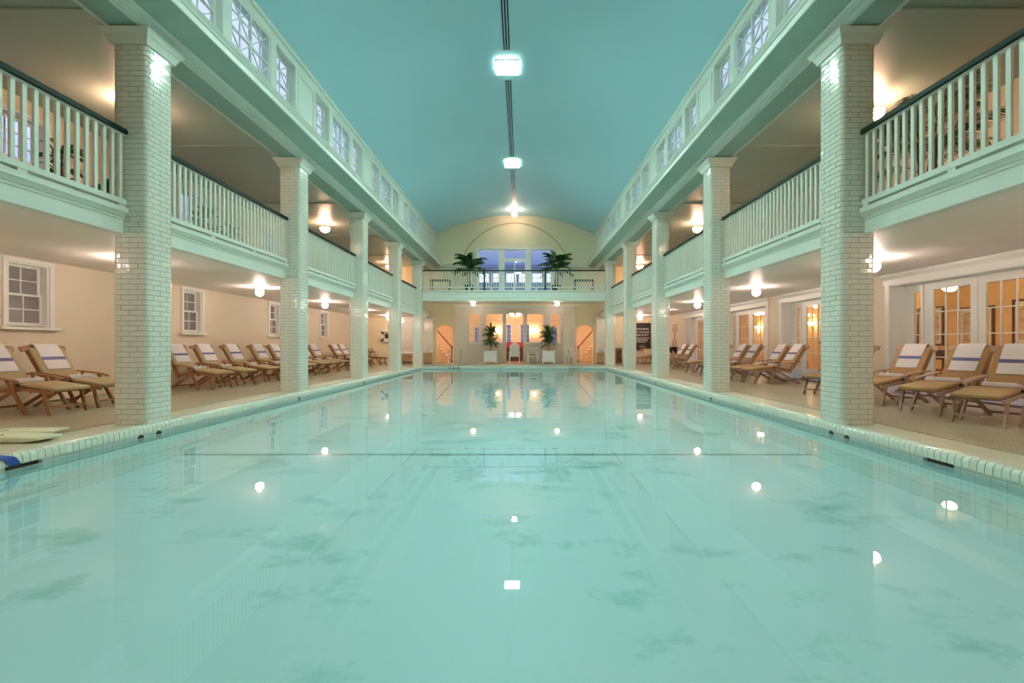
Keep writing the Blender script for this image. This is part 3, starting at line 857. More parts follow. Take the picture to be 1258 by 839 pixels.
# spindle bench and side chairs in the lounge
p = thing('spindle_bench', 'wooden spindle-back bench against the lounge wall', 'bench', (12.75, 8.3, 0))
MB().box(-0.22, 0.22, -0.7, 0.7, 0.42, 0.46).build('seat', WOODC, p)
for sx_ in (-0.19, 0.19):
    for sy in (-0.65, 0.65): MB().box(sx_ - .025, sx_ + .025, sy - .025, sy + .025, 0, 0.42).build('leg', WOODC, p)
MB().box(0.17, 0.22, -0.7, 0.7, 0.84, 0.92).build('back_rail', WOODC, p)
for i in range(13): MB().box(0.185, 0.205, -0.66 + i * 0.11 - .012, -0.66 + i * 0.11 + .012, 0.46, 0.84).build('spindle', WOODC, p)
for i, y in enumerate((10.3, 12.3, 14.5, 18.0)):
    p = thing('dining_chair', 'dark wooden lounge chair behind the french doors, %s from the bench' % ORD[i], 'chair', (11.6, y, 0), R(-90 + 25 * i), 'lounge chairs')
    MB().box(-0.22, 0.22, -0.22, 0.22, 0.42, 0.47).build('seat', REDU, p)
    for a in (-0.2, 0.2):
        MB().box(a - .02, a + .02, -0.22, -0.18, 0, 0.42).build('leg', WOODD, p)
        MB().bar((a, 0.2, 0), (a, 0.27, 0.98), 0.04, 0.04, (0, 1, 0)).build('leg', WOODD, p)
    MB().box(-0.2, 0.2, 0.235, 0.265, 0.72, 0.98).build('backrest', WOODD, p)
p = thing('side_table', 'small wooden table beside the lounge wall', 'table', (12.8, 11.0, 0))
MB().box(-0.3, 0.3, -0.35, 0.35, 0.70, 0.74).build('table_top', WOODD, p)
for a in (-0.26, 0.26):
    for b in (-0.3, 0.3): MB().box(a - .02, a + .02, b - .02, b + .02, 0, 0.70).build('leg', WOODD, p)

# ---- end wall: panelled lower front with windows
root = obj('trim_panelling', None, None, (0, YE, 0))
struct(root, 'white panelled screen with windows and doorway below the bridge', 'panelling')
holes = [(a, b, c, d) for a, b, c, d in low]
m = wall(MB(), 'y', -0.05, -0.001, -3.70, 3.70, 0.0, 3.36, holes)
m.build('panel_board', SCREEN, root)
m = MB(); m.prism([(-0.001, 3.36), (-0.08, 3.36), (-0.14, 3.44), (-0.14, 3.50), (-0.001, 3.50)], 'x', -3.72, 3.72); m.build('cornice', TRIMW, root)
for x in (-3.6, -3.05, 3.05, 3.6): MB().box(x - 0.09, x + 0.09, -0.085, -0.05, 0, 3.36).build('pilaster', SCREEN, root)
for x0, x1 in ((-2.85, -2.0), (-1.85, -0.62), (0.62, 1.85), (2.0, 2.85)):
    MB().box(x0, x1, -0.10, -0.05, 1.17, 1.24).build('window_sill', TRIMW, root)
    m = MB()
    for a, b, c, d in ((x0 + .06, x1 - .06, 0.98, 1.03), (x0 + .06, x1 - .06, 0.18, 0.23), (x0 + .06, x0 + .11, 0.23, 0.98), (x1 - .11, x1 - .06, 0.23, 0.98)): m.box(a, b, -0.068, -0.05, c, d)
    m.build('wainscot_moulding', SCREEN, root)
for i, (a, b, c, d) in enumerate(low[1:]):
    wr = obj('window_screen', None, None, (0, YE + 0.02, 0))
    struct(wr, 'clear pane window in the white screen, %s' % ['left of the doorway', 'right of the doorway', 'narrow outer one on the left', 'narrow outer one on the right'][i] if False else
           'leaded pane window in the screen %s on the %s side' % ('next to the doorway' if i < 2 else 'narrow and outermost', SIDE[-1 if i % 2 == 0 else 1]), 'window')
    nr = 4; rh = (d - c) / nr; nc = 2 if i < 2 else 1; cw = (b - a) / nc
    for j in range(nr):
        for q in range(nc): MB().box(a + q * cw, a + (q + 1) * cw, -0.003, 0.003, c + j * rh, c + (j + 1) * rh).build('pane', PANE, wr)
    for j in range(1, nr): MB().box(a, b, -0.008, 0.008, c + j * rh - 0.008, c + j * rh + 0.008).build('muntin', BRASS, wr)
    m = MB()
    for x0, x1, z0, z1 in ((a, a + .04, c, d), (b - .04, b, c, d), (a + .04, b - .04, c, c + .04), (a + .04, b - .04, d - .04, d)): m.box(x0, x1, -0.02, 0.02, z0, z1)
    m.build('window_frame', TRIMW, wr)
# ---- end room behind the screen
EY = 33.0
struct(MB().box(-6.5, 6.5, YE + 0.25, EY, -0.2, -0.001).build('floor_end_room', CARPET), 'floor of the bright room behind the screen', 'floor')
struct(MB().box(-6.5, 6.5, YE + 0.25, EY, 3.40, 3.50).build('ceiling_end_room', CEILP), 'ceiling of the bright room behind the screen', 'ceiling')
ew = [(-3.05, -2.55, 1.2, 2.4), (2.55, 3.05, 1.2, 2.4), (-1.0, -0.35, 1.25, 2.6), (0.35, 1.0, 1.25, 2.6)]
struct(wall(MB(), 'y', EY, EY + 0.2, -6.5, 6.5, -0.2, 3.5, ew).build('wall_end_room', PEACH), 'peach far wall of the bright room behind the screen', 'wall')
for s in (-1, 1):
    struct(MB().box(*sorted((s * 6.5, s * 6.7)), YE + 0.25, EY, -0.2, 3.5).build('wall_end_room_' + SNAME[s], PEACH), 'peach side wall of the end room on the %s side' % SIDE[s], 'wall')
    struct(MB().box(*sorted((s * 3.55, s * 3.65)), YE + 0.26, YE + 1.0, 0, 3.4).build('wall_stair_' + SNAME[s], PEACH), 'short peach partition by the stairs on the %s side' % SIDE[s], 'wall')
for i, (a, b, c, d) in enumerate(ew):
    wr = obj('window_far', None, None, (0, EY + 0.05, 0))
    struct(wr, 'blue dusk window in the far peach wall, %s on the %s side' % ('outer one' if i < 2 else 'inner one', SIDE[-1 if i % 2 == 0 else 1]), 'window')
    m = MB()
    for x0, x1, z0, z1 in ((a - .06, a + .02, c - .06, d + .06), (b - .02, b + .06, c - .06, d + .06), (a + .02, b - .02, c - .06, c + .02), (a + .02, b - .02, d - .02, d + .06)): m.box(x0, x1, -0.06, 0.02, z0, z1)
    m.build('window_frame', TRIMW, wr)
    for q in range(2):
        for j in range(4):
            x0, z0 = a + q * (b - a) / 2, c + j * (d - c) / 4
            MB().box(x0, x0 + (b - a) / 2, -0.003, 0.003, z0, z0 + (d - c) / 4).build('pane', PANE, wr)
    MB().box((a + b) / 2 - .015, (a + b) / 2 + .015, -0.012, 0.012, c, d).build('muntin', TRIMW, wr)
    for j in range(1, 4): MB().box(a, b, -0.011, 0.011, c + j * (d - c) / 4 - .012, c + j * (d - c) / 4 + .012).build('muntin', TRIMW, wr)
p = thing('reception_counter', 'red and dark wood counter in the room behind the doorway', 'counter', (0.0, 30.2, 0))
MB().box(-1.5, 1.5, -0.25, 0.25, 0.0, 0.95).build('body', WOODD, p)
MB().box(-1.55, 1.55, -0.30, 0.30, 0.95, 1.28).build('upholstered_band', REDU, p)
for sx_, yy in ((-1.05, 30.4), (1.3, 30.4)):
    pass
p = thing('chandelier', 'small brass chandelier glowing behind the doorway', 'lamp', (0.0, 29.2, 3.40))
MB().tube([(0, 0, 0), (0, 0, -0.5)], 0.012, 6).build('stem', BRASS, p)
for i in range(6):
    a = 2 * PI * i / 6; ca, sa = math.cos(a), math.sin(a)
    MB().tube([(0, 0, -0.45), (0.12 * ca, 0.12 * sa, -0.52), (0.26 * ca, 0.26 * sa, -0.47), (0.30 * ca, 0.30 * sa, -0.38)], 0.010, 6).build('arm', BRASS, p, True)
    MB().lathe([(0.02, -0.38), (0.055, -0.33), (0.05, -0.24), (0.02, -0.21)], 10, (0.30 * ca, 0.30 * sa, 0)).build('bulb', CHAND, p, True)
for i, x in enumerate((-1.35, 1.35)):
    p = thing('end_room_sconce', 'glowing wall sconce in the end room on the %s side' % SIDE[-1 if i == 0 else 1], 'lamp', (x, EY, 2.0))
    MB().box(-0.05, 0.05, -0.03, -0.001, -0.12, 0.06).build('back_plate', BRASS, p)
    MB().tube([(0, -0.03, -0.04), (0, -0.12, -0.06), (0, -0.13, 0.0)], 0.012, 6).build('arm', BRASS, p)
    MB().lathe([(0.04, 0.0), (0.10, 0.04), (0.11, 0.22), (0.06, 0.26)], 12, (0, -0.13, 0)).build('shade', LOUNGE, p, True)
for s in (-1, 1):       # ceiling lamps over the stairs
    p = thing('stair_lamp', 'round ceiling lamp over the stairs on the %s side' % SIDE[s], 'lamp', (s * 4.5, 28.4, 3.40))
    MB().lathe([(0.10, 0), (0.10, -0.03), (0.05, -0.05)], 14).build('canopy', BRASS, p, True)
    MB().lathe([(0.05, -0.05), (0.15, -0.10), (0.15, -0.18), (0.05, -0.24)], 14).build('globe', CHAND, p, True)
# ---- stairs in the niches
for s in (-1, 1):
    p = thing('staircase', 'peach staircase climbing behind the arch on the %s side' % SIDE[s], 'stairs', (0, 28.5, 0))
    for i in range(9):
        xa = 4.15 + i * 0.16
        MB().box(*sorted((s * xa, s * (xa + 0.17))), 0.0, 1.0, 0, 0.19 * (i + 1) - 0.03).build('riser', PEACH, p)
        MB().box(*sorted((s * (xa - 0.025), s * (xa + 0.17))), -0.01, 1.0, 0.19 * (i + 1) - 0.03, 0.19 * (i + 1)).build('tread', WOODC, p)
    MB().tube([(s * 4.02, -0.06, 1.02), (s * 4.10, -0.06, 1.06), (s * 4.30, -0.06, 1.28), (s * 5.6, -0.06, 2.78)], 0.035, 8).build('handrail', WOODD, p, True)
    MB().lathe([(0.06, 0), (0.06, 0.1), (0.035, 0.14), (0.035, 0.85), (0.055, 0.9), (0.055, 1.0), (0.02, 1.06)], 10, (s * 4.02, -0.06, 0)).build('newel_post', WOODD, p, True)
    for i in range(8):
        xa = 4.23 + i * 0.16
        MB().tube([(s * xa, -0.05, 0.19 * (i + 1)), (s * xa, -0.05, 1.20 + (xa - 4.23) * 1.155)], 0.012, 6).build('stair_baluster', TRIMW, p)
# ---- upper end windows
for i, (a, b, c, d) in enumerate(upe):
    wr = obj('window_end' if i != 1 else 'door_end', None, None, (0, YE + 0.1, 0))
    struct(wr, ['tall end window above the bridge on the sash-window side', 'glazed end door with transom above the bridge', 'tall end window above the bridge on the french-door side'][i], 'window' if i != 1 else 'door')
    m = MB()
    for x0, x1, z0, z1 in ((a, a + .05, c, d), (b - .05, b, c, d), (a + .05, b - .05, d - .05, d), (a + .05, b - .05, c, c + .12)): m.box(x0, x1, -0.04, 0.04, z0, z1)
    if i == 1: m.box(a + .05, b - .05, -0.05, 0.05, 6.22, 6.40); m.box(-0.035, 0.035, -0.03, 0.03, c + .12, 6.22)
    m.build('window_frame', TRIMW, wr)
    zs = [c + .12, c + 0.9, c + 1.7, 6.22 if i == 1 else 6.1, d - .05]
    for z0, z1 in zip(zs, zs[1:]): MB().box(a + .05, b - .05, -0.003, 0.003, z0, z1).build('pane', PANE, wr)
    for z in zs[1:3]: MB().box(a + .05, b - .05, -0.012, 0.012, z - .012, z + .012).build('muntin', TRIMW, wr)
    m = MB()
    for x0, x1, z0, z1 in ((a - .12, a, c, d + .12), (b, b + .12, c, d + .12), (a, b, d, d + .12)): m.box(x0, x1, -0.14, -0.10, z0, z1)
    m.build('casing', TRIMW, wr)
# building across the way
p = thing('neighbour_building', 'blue-grey building with lit white windows seen through the end windows', 'building', (0, 44, 0))
MB().box(-16, 16, 0, 3, -1, 8.6).build('wall', FACADE, p)
MB().box(-16.3, 16.3, -0.4, 3.2, 8.6, 8.9).build('eaves', FACADE, p)
for j, (z, h) in enumerate(((4.2, 2.2), (7.2, 0.9))):
    for i in range(14):
        x = -8.4 + i * 1.3
        f = MB().box(x - 0.5, x + 0.5, -0.06, -0.001, z, z + h).build('window', TRIMW, p)
        for q in range(2):
            for r_ in range(2 if j else 3):
                hh = h / (2 if j else 3)
                MB().box(x - 0.46 + q * 0.48, x - 0.02 + q * 0.48, -0.075, -0.06, z + r_ * hh + .04, z + (r_ + 1) * hh - .04).build('pane', LITWIN, f)

# ================================================================== LAMPS
def sphere_prof(r_, n=8, top=0.0):
    return [(max(0.004, r_ * math.sin(PI * i / n)), top - r_ + r_ * math.cos(PI * i / n)) for i in range(n + 1)]
for s in (-1, 1):
    for k, y in enumerate([BC[0] - BAY] + BC):  # first entry is an added, unseen globe that warms the pillar fronts
        if k == 6: y = 25.9
        p = thing('globe_lamp', 'white globe lamp on the %s aisle ceiling, %s from the end wall' % (SIDE[s], ORD[6 - k]), 'lamp', (s * 7.28, y, ZC1), 0, 'aisle globe lamps')
        MB().lathe([(0.085, 0), (0.085, -0.015), (0.06, -0.03), (0.045, -0.06)], 16).build('canopy', BRASS, p, True)
        MB().lathe([(q, z - 0.045) for q, z in sphere_prof(0.11)], 18).build('globe', GLOBE, p, True)
    for j, y in enumerate((0.0, 8.76, 17.5, 26.0)):
        p = thing('bowl_lamp', 'glass bowl lamp on the %s gallery ceiling, %s from the end wall' % (SIDE[s], ORD[3 - j]), 'lamp', (s * 7.28, y, ZC2), 0, 'gallery bowl lamps')
        MB().lathe([(0.06, 0), (0.06, -0.015), (0.02, -0.03), (0.015, -0.17), (0.04, -0.19)], 14).build('mount', BRASS, p, True)
        MB().torus(0.182, 0.012, 24, 6, (0, 0, -0.205), 'z').build('rim', BRASS, p, True)
        MB().lathe([(0.10, -0.19), (0.178, -0.205), (0.165, -0.28), (0.13, -0.34), (0.06, -0.38), (0.015, -0.385)], 18).build('bowl', BOWL, p, True)
        MB().lathe([(0.015, -0.385), (0.02, -0.40), (0.006, -0.43)], 8).build('finial', BRASS, p, True)
for i, x in enumerate((-2.38, 2.47)):
    p = thing('globe_lamp', 'round white globe lamp under the bridge on the %s side' % SIDE[-1 if i == 0 else 1], 'lamp', (x, 25.9, 3.64), 0, 'globe lamps under the bridge')
    MB().lathe([(0.085, 0), (0.085, -0.015), (0.05, -0.03)], 16).build('canopy', BRASS, p, True)
    MB().lathe([(q, z - 0.02) for q, z in sphere_prof(0.12)], 18).build('globe', GLOBEB, p, True)
for i, y in enumerate((5.9, 12.7, 19.5)):
    p = thing('ceiling_light', 'square white light panel in the vault crown, %s from the end wall' % ORD[2 - i], 'lamp', (0, y, ZCR), 0, 'square ceiling light panels')
    m = MB()
    for x0, x1, y0, y1 in ((-.34, -.31, -.34, .34), (.31, .34, -.34, .34), (-.31, .31, -.34, -.31), (-.31, .31, .31, .34)): m.box(x0, x1, y0, y1, -0.07, -0.022)
    m.build('frame', TRIMW, p)
    MB().box(-.31, .31, -.31, .31, -0.068, -0.03).build('diffuser', PANEL, p)
for i, (a, b) in enumerate(((6.5, 12.0), (13.4, 18.85), (20.3, 25.6))):
    p = thing('air_slot', 'long dark slotted air diffuser along the vault crown, %s from the end wall' % ORD[2 - i], 'vent', (0, 0, ZCR), 0, 'ceiling slot diffusers')
    MB().box(-0.10, 0.10, a, b, -0.012, -0.002).build('backing', BLACK, p)
    for x in (-0.10, -0.035, 0.035, 0.10): MB().box(x - 0.012, x + 0.012, a, b, -0.028, -0.012).build('slot_bar', VAULT, p)
p = thing('globe_lamp', 'single warm globe lamp on the vault crown before the end wall', 'lamp', (0, 26.2, ZCR))
MB().lathe([(0.07, -0.004), (0.07, -0.03), (0.02, -0.05), (0.02, -0.19), (0.05, -0.205)], 16).build('mount', BRASS, p, True)
MB().lathe([(0.10, -0.20), (0.15, -0.23), (0.15, -0.30), (0.11, -0.40), (0.03, -0.45)], 16).build('shade', CROWNL, p, True)

# ================================================================== LOUNGERS AND TOWELS
FOOT, KNEE, HIP, HEAD = (1.66, 0.35), (1.00, 0.43), (0.50, 0.33), (0.02, 1.03)
def lerp(a, b, t): return (a[0] + (b[0] - a[0]) * t, a[1] + (b[1] - a[1]) * t)
def off(a, b, t, n):     # point on a->b shifted along the left normal
    p_ = lerp(a, b, t); d = math.hypot(b[0] - a[0], b[1] - a[1])
    return (p_[0] - (b[1] - a[1]) / d * n, p_[1] + (b[0] - a[0]) / d * n)
def cushion(a, b, hw, th, lift):
    ts = (0, 0.02, 0.06, 0.5, 0.94, 0.98, 1)
    sc_ = ((0.94, 0.55), (0.98, 0.88), (1, 1), (1, 1.12), (1, 1), (0.98, 0.88), (0.94, 0.55))
    return sweep([off(a, b, t, lift) for t in ts], rrect(hw, th / 2, th * 0.42), sc_)
def lounger_proto(wood, cush):
    r_ = obj('sun_lounger', None)
    hw = 0.29
    for sy in (-1, 1):
        y = sy * hw
        m = MB()
        for a, b in ((HIP, KNEE), (KNEE, FOOT)): m.bar((a[0], y, a[1]), (b[0], y, b[1]), 0.026, 0.05)
        m.build('side_rail', wood, r_)
        MB().bar((HIP[0] + 0.02, y * 0.92, HIP[1] - 0.03), (HEAD[0] - 0.02, y * 0.92, HEAD[1] + 0.03), 0.028, 0.045).build('back_stile', wood, r_)
        MB().bar((1.585, y * 0.95, 0.0), (1.47, y * 0.95, 0.37), 0.03, 0.055, (1, 0, 0)).build('leg', wood, r_)
        MB().bar((1.20, y * 1.08, 0.0), (0.84, y * 1.08, 0.57), 0.028, 0.055, (1, 0, 0)).build('leg', wood, r_)
        MB().bar((0.22, y * 1.0, 0.0), (0.98, y * 1.0, 0.42), 0.028, 0.055, (1, 0, 0)).build('leg', wood, r_)
        arm = MB()
        pl = [(0.22, 0.625), (0.45, 0.62), (0.80, 0.585), (1.00, 0.55), (1.05, 0.53)]
        arm = sweep(pl, rrect(0.036, 0.013, 0.008, 2), ((0.7, 1), (1, 1), (1.15, 1), (1, 1), (0.6, 0.8)))
        arm.v = [(a, b + y * 1.12, c) for a, b, c in arm.v]
        arm.build('armrest', wood, r_, True)
        MB().bar((0.50, y * 1.08, 0.34), (0.46, y * 1.12, 0.61), 0.028, 0.04, (1, 0, 0)).build('arm_support', wood, r_)
    MB().bar((1.545, -hw * .95, 0.12), (1.545, hw * .95, 0.12), 0.03, 0.035).build('foot_stretcher', wood, r_)
    MB().bar((0.36, -hw, 0.08), (0.36, hw, 0.08), 0.03, 0.035).build('rear_stretcher', wood, r_)
    m = MB()
    for t in (0.12, 0.36, 0.6, 0.84):
        a = lerp(KNEE, FOOT, t); m.bar((a[0], -hw, a[1]), (a[0], hw, a[1]), 0.05, 0.016)
    for t in (0.2, 0.5, 0.8):
        a = lerp(HIP, KNEE, t); m.bar((a[0], -hw, a[1]), (a[0], hw, a[1]), 0.05, 0.016)
    m.build('seat_slats', wood, r_)
    cr = sweep([(0.0 + 0.02 * math.cos(q), 1.05) for q in (0, 1)], [(0, 0)]) if False else None
    m = MB()
    pts = [(HEAD[0] - 0.03 + 0.02 * abs(t), hw * 1.22 * t, HEAD[1] + 0.055 - 0.035 * t * t) for t in (-1, -0.66, -0.33, 0, 0.33, 0.66, 1)]
    for a, b in zip(pts, pts[1:]): m.bar(a, b, 0.034, 0.095, (-0.5, 0, 1))
    m.build('crest_rail', wood, r_, True)
    cushion(KNEE, FOOT, hw * 0.97, 0.055, -0.0).v
    for nm, a, b in (('leg_cushion', FOOT, KNEE), ('seat_cushion', KNEE, HIP), ('back_cushion', HIP, HEAD)):
        c = cushion(a, b, hw * 0.95, 0.062, -0.058 if nm != 'back_cushion' else -0.058)
        c.build(nm, cush, r_, True)
    MB().box(KNEE[0] - 0.012, KNEE[0] + 0.012, -hw - 0.01, hw + 0.01, KNEE[1] + 0.03, KNEE[1] + 0.062).build('cushion_tie', BLACK, r_)
    return r_
def towel_protos():
    # hanging towel over the top of the back cushion
    hang = obj('beach_towel', None)
    base = [off(HIP, HEAD, t, -0.098) for t in (0.42, 0.55, 0.7, 0.85, 0.97)]
    top = [off(HIP, HEAD, 1.07, -0.085), off(HIP, HEAD, 1.125, -0.05), off(HIP, HEAD, 1.14, 0.0), off(HIP, HEAD, 1.125, 0.045), off(HIP, HEAD, 1.06, 0.075), off(HIP, HEAD, 0.9, 0.072), off(HIP, HEAD, 0.78, 0.072)]
    sec = rrect(0.19, 0.010, 0.006, 2)
    t = sweep(base + top, sec, [(1.0 - 0.01 * (i % 2), 1) for i in range(12)])
    t.build('towel_cloth', TOWEL, hang, True)
    st = sweep([off(HIP, HEAD, q, -0.1095) for q in (0.66, 0.70, 0.735)], rrect(0.191, 0.003, 0.002, 1))
    st.build('stripe', STRIPE, hang)
    fold = obj('folded_towel', None)
    ts = (0.20, 0.24, 0.5, 0.78, 0.82)
    t = sweep([off(KNEE, HIP, q, -0.134) for q in ts], rrect(0.20, 0.040, 0.03), ((.95, .6), (1, 1), (1, 1.1), (1, 1), (.95, .6)))
    t.build('towel_cloth', TOWEL, fold, True)
    st = sweep([off(KNEE, HIP, q, -0.1775) for q in (0.34, 0.40, 0.46)], rrect(0.2, 0.003, 0.002, 1))
    st.build('stripe', STRIPE, fold)
    return hang, fold
PROTO = {-1: lounger_proto(TEAKL, CUSHL), 1: lounger_proto(TEAKR, CUSHR)}
HANG, FOLD = towel_protos()
left = [(-8.72, 7.62, -6), (-8.72, 8.52, -8), (-8.75, 11.75, -13), (-8.75, 12.80, -14), (-8.75, 14.0, -12), (-8.70, 15.3, -13), (-8.75, 16.45, -12), (-8.75, 17.6, -12), (-8.75, 18.5, -12), (-8.75, 19.5, -12), (-8.75, 21.7, -12), (-8.75, 22.6, -12), (-8.75, 25.0, -10)]
right = [(8.25, 7.02, 206), (8.42, 7.95, 201), (8.42, 9.08, 201), (8.45, 10.55, 200), (8.62, 13.2, 184), (8.62, 14.02, 185), (8.62, 15.55, 185), (8.62, 16.45, 185), (8.62, 17.85, 185), (8.62, 21.3, 185), (8.62, 22.35, 185), (8.5, 25.0, 185)]
first = {'h': True, 'f': True, -1: True, 1: True}
for s, lst in ((-1, left), (1, right)):
    for i, (x, y, a) in enumerate(lst):
        w_ = ORD[len(lst) - 1 - i]
        kind = 'khaki' if s < 0 else 'tan'
        desc = 'brown teak lounger with khaki cushion' if s < 0 else 'weathered teak lounger with tan cushion'
        o = PROTO[s] if first[s] else copy_tree(PROTO[s]); first[s] = False
        o.location = (x, y, 0); o.rotation_euler = (0, 0, R(a))
        tag(o, desc + ', %s from the end wall' % w_, 'lounger', 'teak loungers along the %s wall' % SIDE[s])
        t = HANG if first['h'] else copy_tree(HANG); first['h'] = False
        t.location = (x, y, 0); t.rotation_euler = (0, 0, R(a))
        tag(t, 'striped white towel hung over the %s %s lounger from the end wall' % (w_, kind), 'towel', 'towels hung on lounger backs')
        t = FOLD if first['f'] else copy_tree(FOLD); first['f'] = False
        t.location = (x, y, 0); t.rotation_euler = (0, 0, R(a))
        tag(t, 'folded white towel on the %s %s lounger from the end wall' % (w_, kind), 'towel', 'towels folded on lounger seats')

# ================================================================== PLANTS
def frond_mesh(name, length, droop, leafl, pairs, m_, seed, lw=0.026):
    rnd = random.Random(seed); m = MB()
    def pt(t): return Vector((length * (t - 0.18 * t * t), 0, length * (0.62 * t - droop * t * t)))
    m.tube([pt(i / 7) for i in range(8)], [0.012 - 0.0012 * i for i in range(8)], 5)
    for i in range(pairs):
        t = 0.22 + 0.78 * i / (pairs - 1)
        p_ = pt(t); d = (pt(min(1, t + .02)) - pt(t - .02)).normalized()
        ll = leafl * (0.45 + 0.75 * math.sin(PI * min(1, 0.15 + 0.8 * t))) * rnd.uniform(.85, 1.1)
        for sy in (-1, 1):
            dirv = (d * 0.65 + Vector((0, sy, 0)) * 0.75 + Vector((0, 0, -0.25 - 0.2 * rnd.random()))).normalized()
            wv = dirv.cross(Vector((0, 0, 1))).normalized() * lw
            mid = p_ + dirv * ll * .5 + Vector((0, 0, 0.02)); tip = p_ + dirv * ll + Vector((0, 0, -0.06 * ll / .4))
            m.add([p_ - wv * .4, p_ + wv * .4, mid + wv, mid - wv, tip], [(0, 1, 2, 3), (3, 2, 4)])
    return m.mesh(name, m_, False)
FR = [frond_mesh('frond', 1.25, 0.80, 0.36, 22, LEAF, 1), frond_mesh('frond', 1.05, 0.95, 0.34, 20, LEAF, 2), frond_mesh('frond', 1.35, 0.68, 0.34, 22, LEAF, 3)]
FINE = [frond_mesh('frond', 1.15, 0.62, 0.40, 26, LEAF, 4, 0.009), frond_mesh('frond', 1.0, 0.85, 0.38, 24, LEAF, 5, 0.009), frond_mesh('frond', 1.25, 0.50, 0.38, 26, LEAF, 6, 0.009)]
def palm(loc, h, label, n=15, sc_=1.0, group=None, fr=FR):
    p = thing('potted_palm', label, 'plant', loc, 0, group)
    MB().lathe([(0.20, 0), (0.26, 0.38), (0.28, 0.40), (0.28, 0.45), (0.25, 0.45), (0.24, 0.41)], 18).build('pot', POT, p, True)
    MB().lathe([(0.235, 0.40), (0.10, 0.415)], 14).build('soil', SOIL, p)
    rnd = random.Random(int(loc[0] * 100 + loc[1] * 10))
    for i in range(4):
        a = i * 1.7; b = (0.07 * math.cos(a), 0.07 * math.sin(a))
        MB().tube([(b[0], b[1], 0.41), (b[0] * 1.6, b[1] * 1.6, h * 0.5), (b[0] * 2.2, b[1] * 2.2, h)], [0.022, 0.02, 0.016], 6).build('stem', STEM, p, True)
    for i in range(n):
        a = i * 2.399 + rnd.uniform(-.3, .3)
        f = obj('frond', fr[i % 3], p, (0.08 * math.cos(a), 0.08 * math.sin(a), h * (0.62 + 0.38 * (i / n))), a)
        f.rotation_euler = (0, R(rnd.uniform(-45, -5)) - R(28) * (i / n), a)
        k = sc_ * rnd.uniform(0.8, 1.05); f.scale = (k, k, k)
    return p
palm((-2.55, 25.45, ZBR), 1.70, 'potted feathery palm on the bridge at the sash-window side', 36, 0.84)
palm((2.38, 25.45, ZBR), 1.70, 'potted feathery palm on the bridge at the french-door side', 36, 0.84)
palm((7.40, 7.75, ZG), 1.65, 'potted palm behind the near balustrade of the french-door gallery', 24, 1.0, None, FINE)
palm((7.7, 5.6, ZG), 0.75, 'lower potted palm beside the taller one on the french-door gallery', 16, 0.85, None, FINE)
def leafm(l, w_, seed):
    m = MB(); rnd = random.Random(seed)
    rows = [(0, 0.012), (0.25, w_ * .75), (0.5, w_), (0.75, w_ * .7), (1, 0.004)]
    vs_ = []
    for t, hw in rows:
        x, z = l * t * .92, l * (0.55 * t - 0.55 * t * t)
        vs_ += [(x, -hw, z + hw * .3), (x, 0, z), (x, hw, z + hw * .3)]
    fs_ = []
    for i in range(4):
        for j in range(2): fs_.append((i * 3 + j, i * 3 + j + 1, i * 3 + j + 4, i * 3 + j + 3))
    return m.add(vs_, fs_).mesh('leaf', LEAF2, True)
LM = [leafm(0.34, 0.075, 1), leafm(0.28, 0.065, 2)]
LS = [leafm(0.60, 0.055, 3), leafm(0.50, 0.050, 4)]
def shrub(loc, h, label, n=34, lm=LM, potted=True, spread=0.25, group=None, name='leafy_plant', base=0.35):
    p = thing(name, label, 'plant', loc, 0, group)
    rnd = random.Random(int(abs(loc[0]) * 37 + loc[1] * 11))
    if potted:
        MB().lathe([(0.15, 0), (0.20, 0.30), (0.21, 0.34), (0.18, 0.34), (0.175, 0.31)], 16).build('pot', POT, p, True)
        MB().lathe([(0.17, 0.30), (0.06, 0.315)], 12).build('soil', SOIL, p)
    else:
        MB().lathe([(0.23, base - 0.04), (0.08, base)], 12).build('soil', SOIL, p)
    z0 = 0.30 if potted else base - 0.02
    for i in range(3):
        a = i * 2.1
        MB().tube([(.03 * math.cos(a), .03 * math.sin(a), z0), (.06 * math.cos(a), .06 * math.sin(a), (z0 + h) / 2), (.09 * math.cos(a), .09 * math.sin(a), h * .96)], 0.013, 6).build('stem', STEM, p, True)
    for i in range(n):
        t = rnd.random() ** .7; a = i * 2.399
        l = obj('leaf', lm[i % 2], p, (.07 * math.cos(a), .07 * math.sin(a), z0 + (h - z0) * (.25 + .75 * t)), a)
        l.rotation_euler = (rnd.uniform(-.4, .4), R(rnd.uniform(-55, 25)), a)
    return p
gp = 'leafy plants on the sash-window gallery'
for i, (x, y, h) in enumerate(((-7.6, 7.75, 1.5), (-7.5, 8.6, 1.15), (-7.7, 9.5, 1.3), (-7.5, 11.2, 1.4), (-7.6, 12.2, 1.2))):
    shrub((x, y, ZG), h, 'broad-leaved potted plant on the sash-window gallery, %s from the end wall' % ORD[4 - i], 34, group=gp)

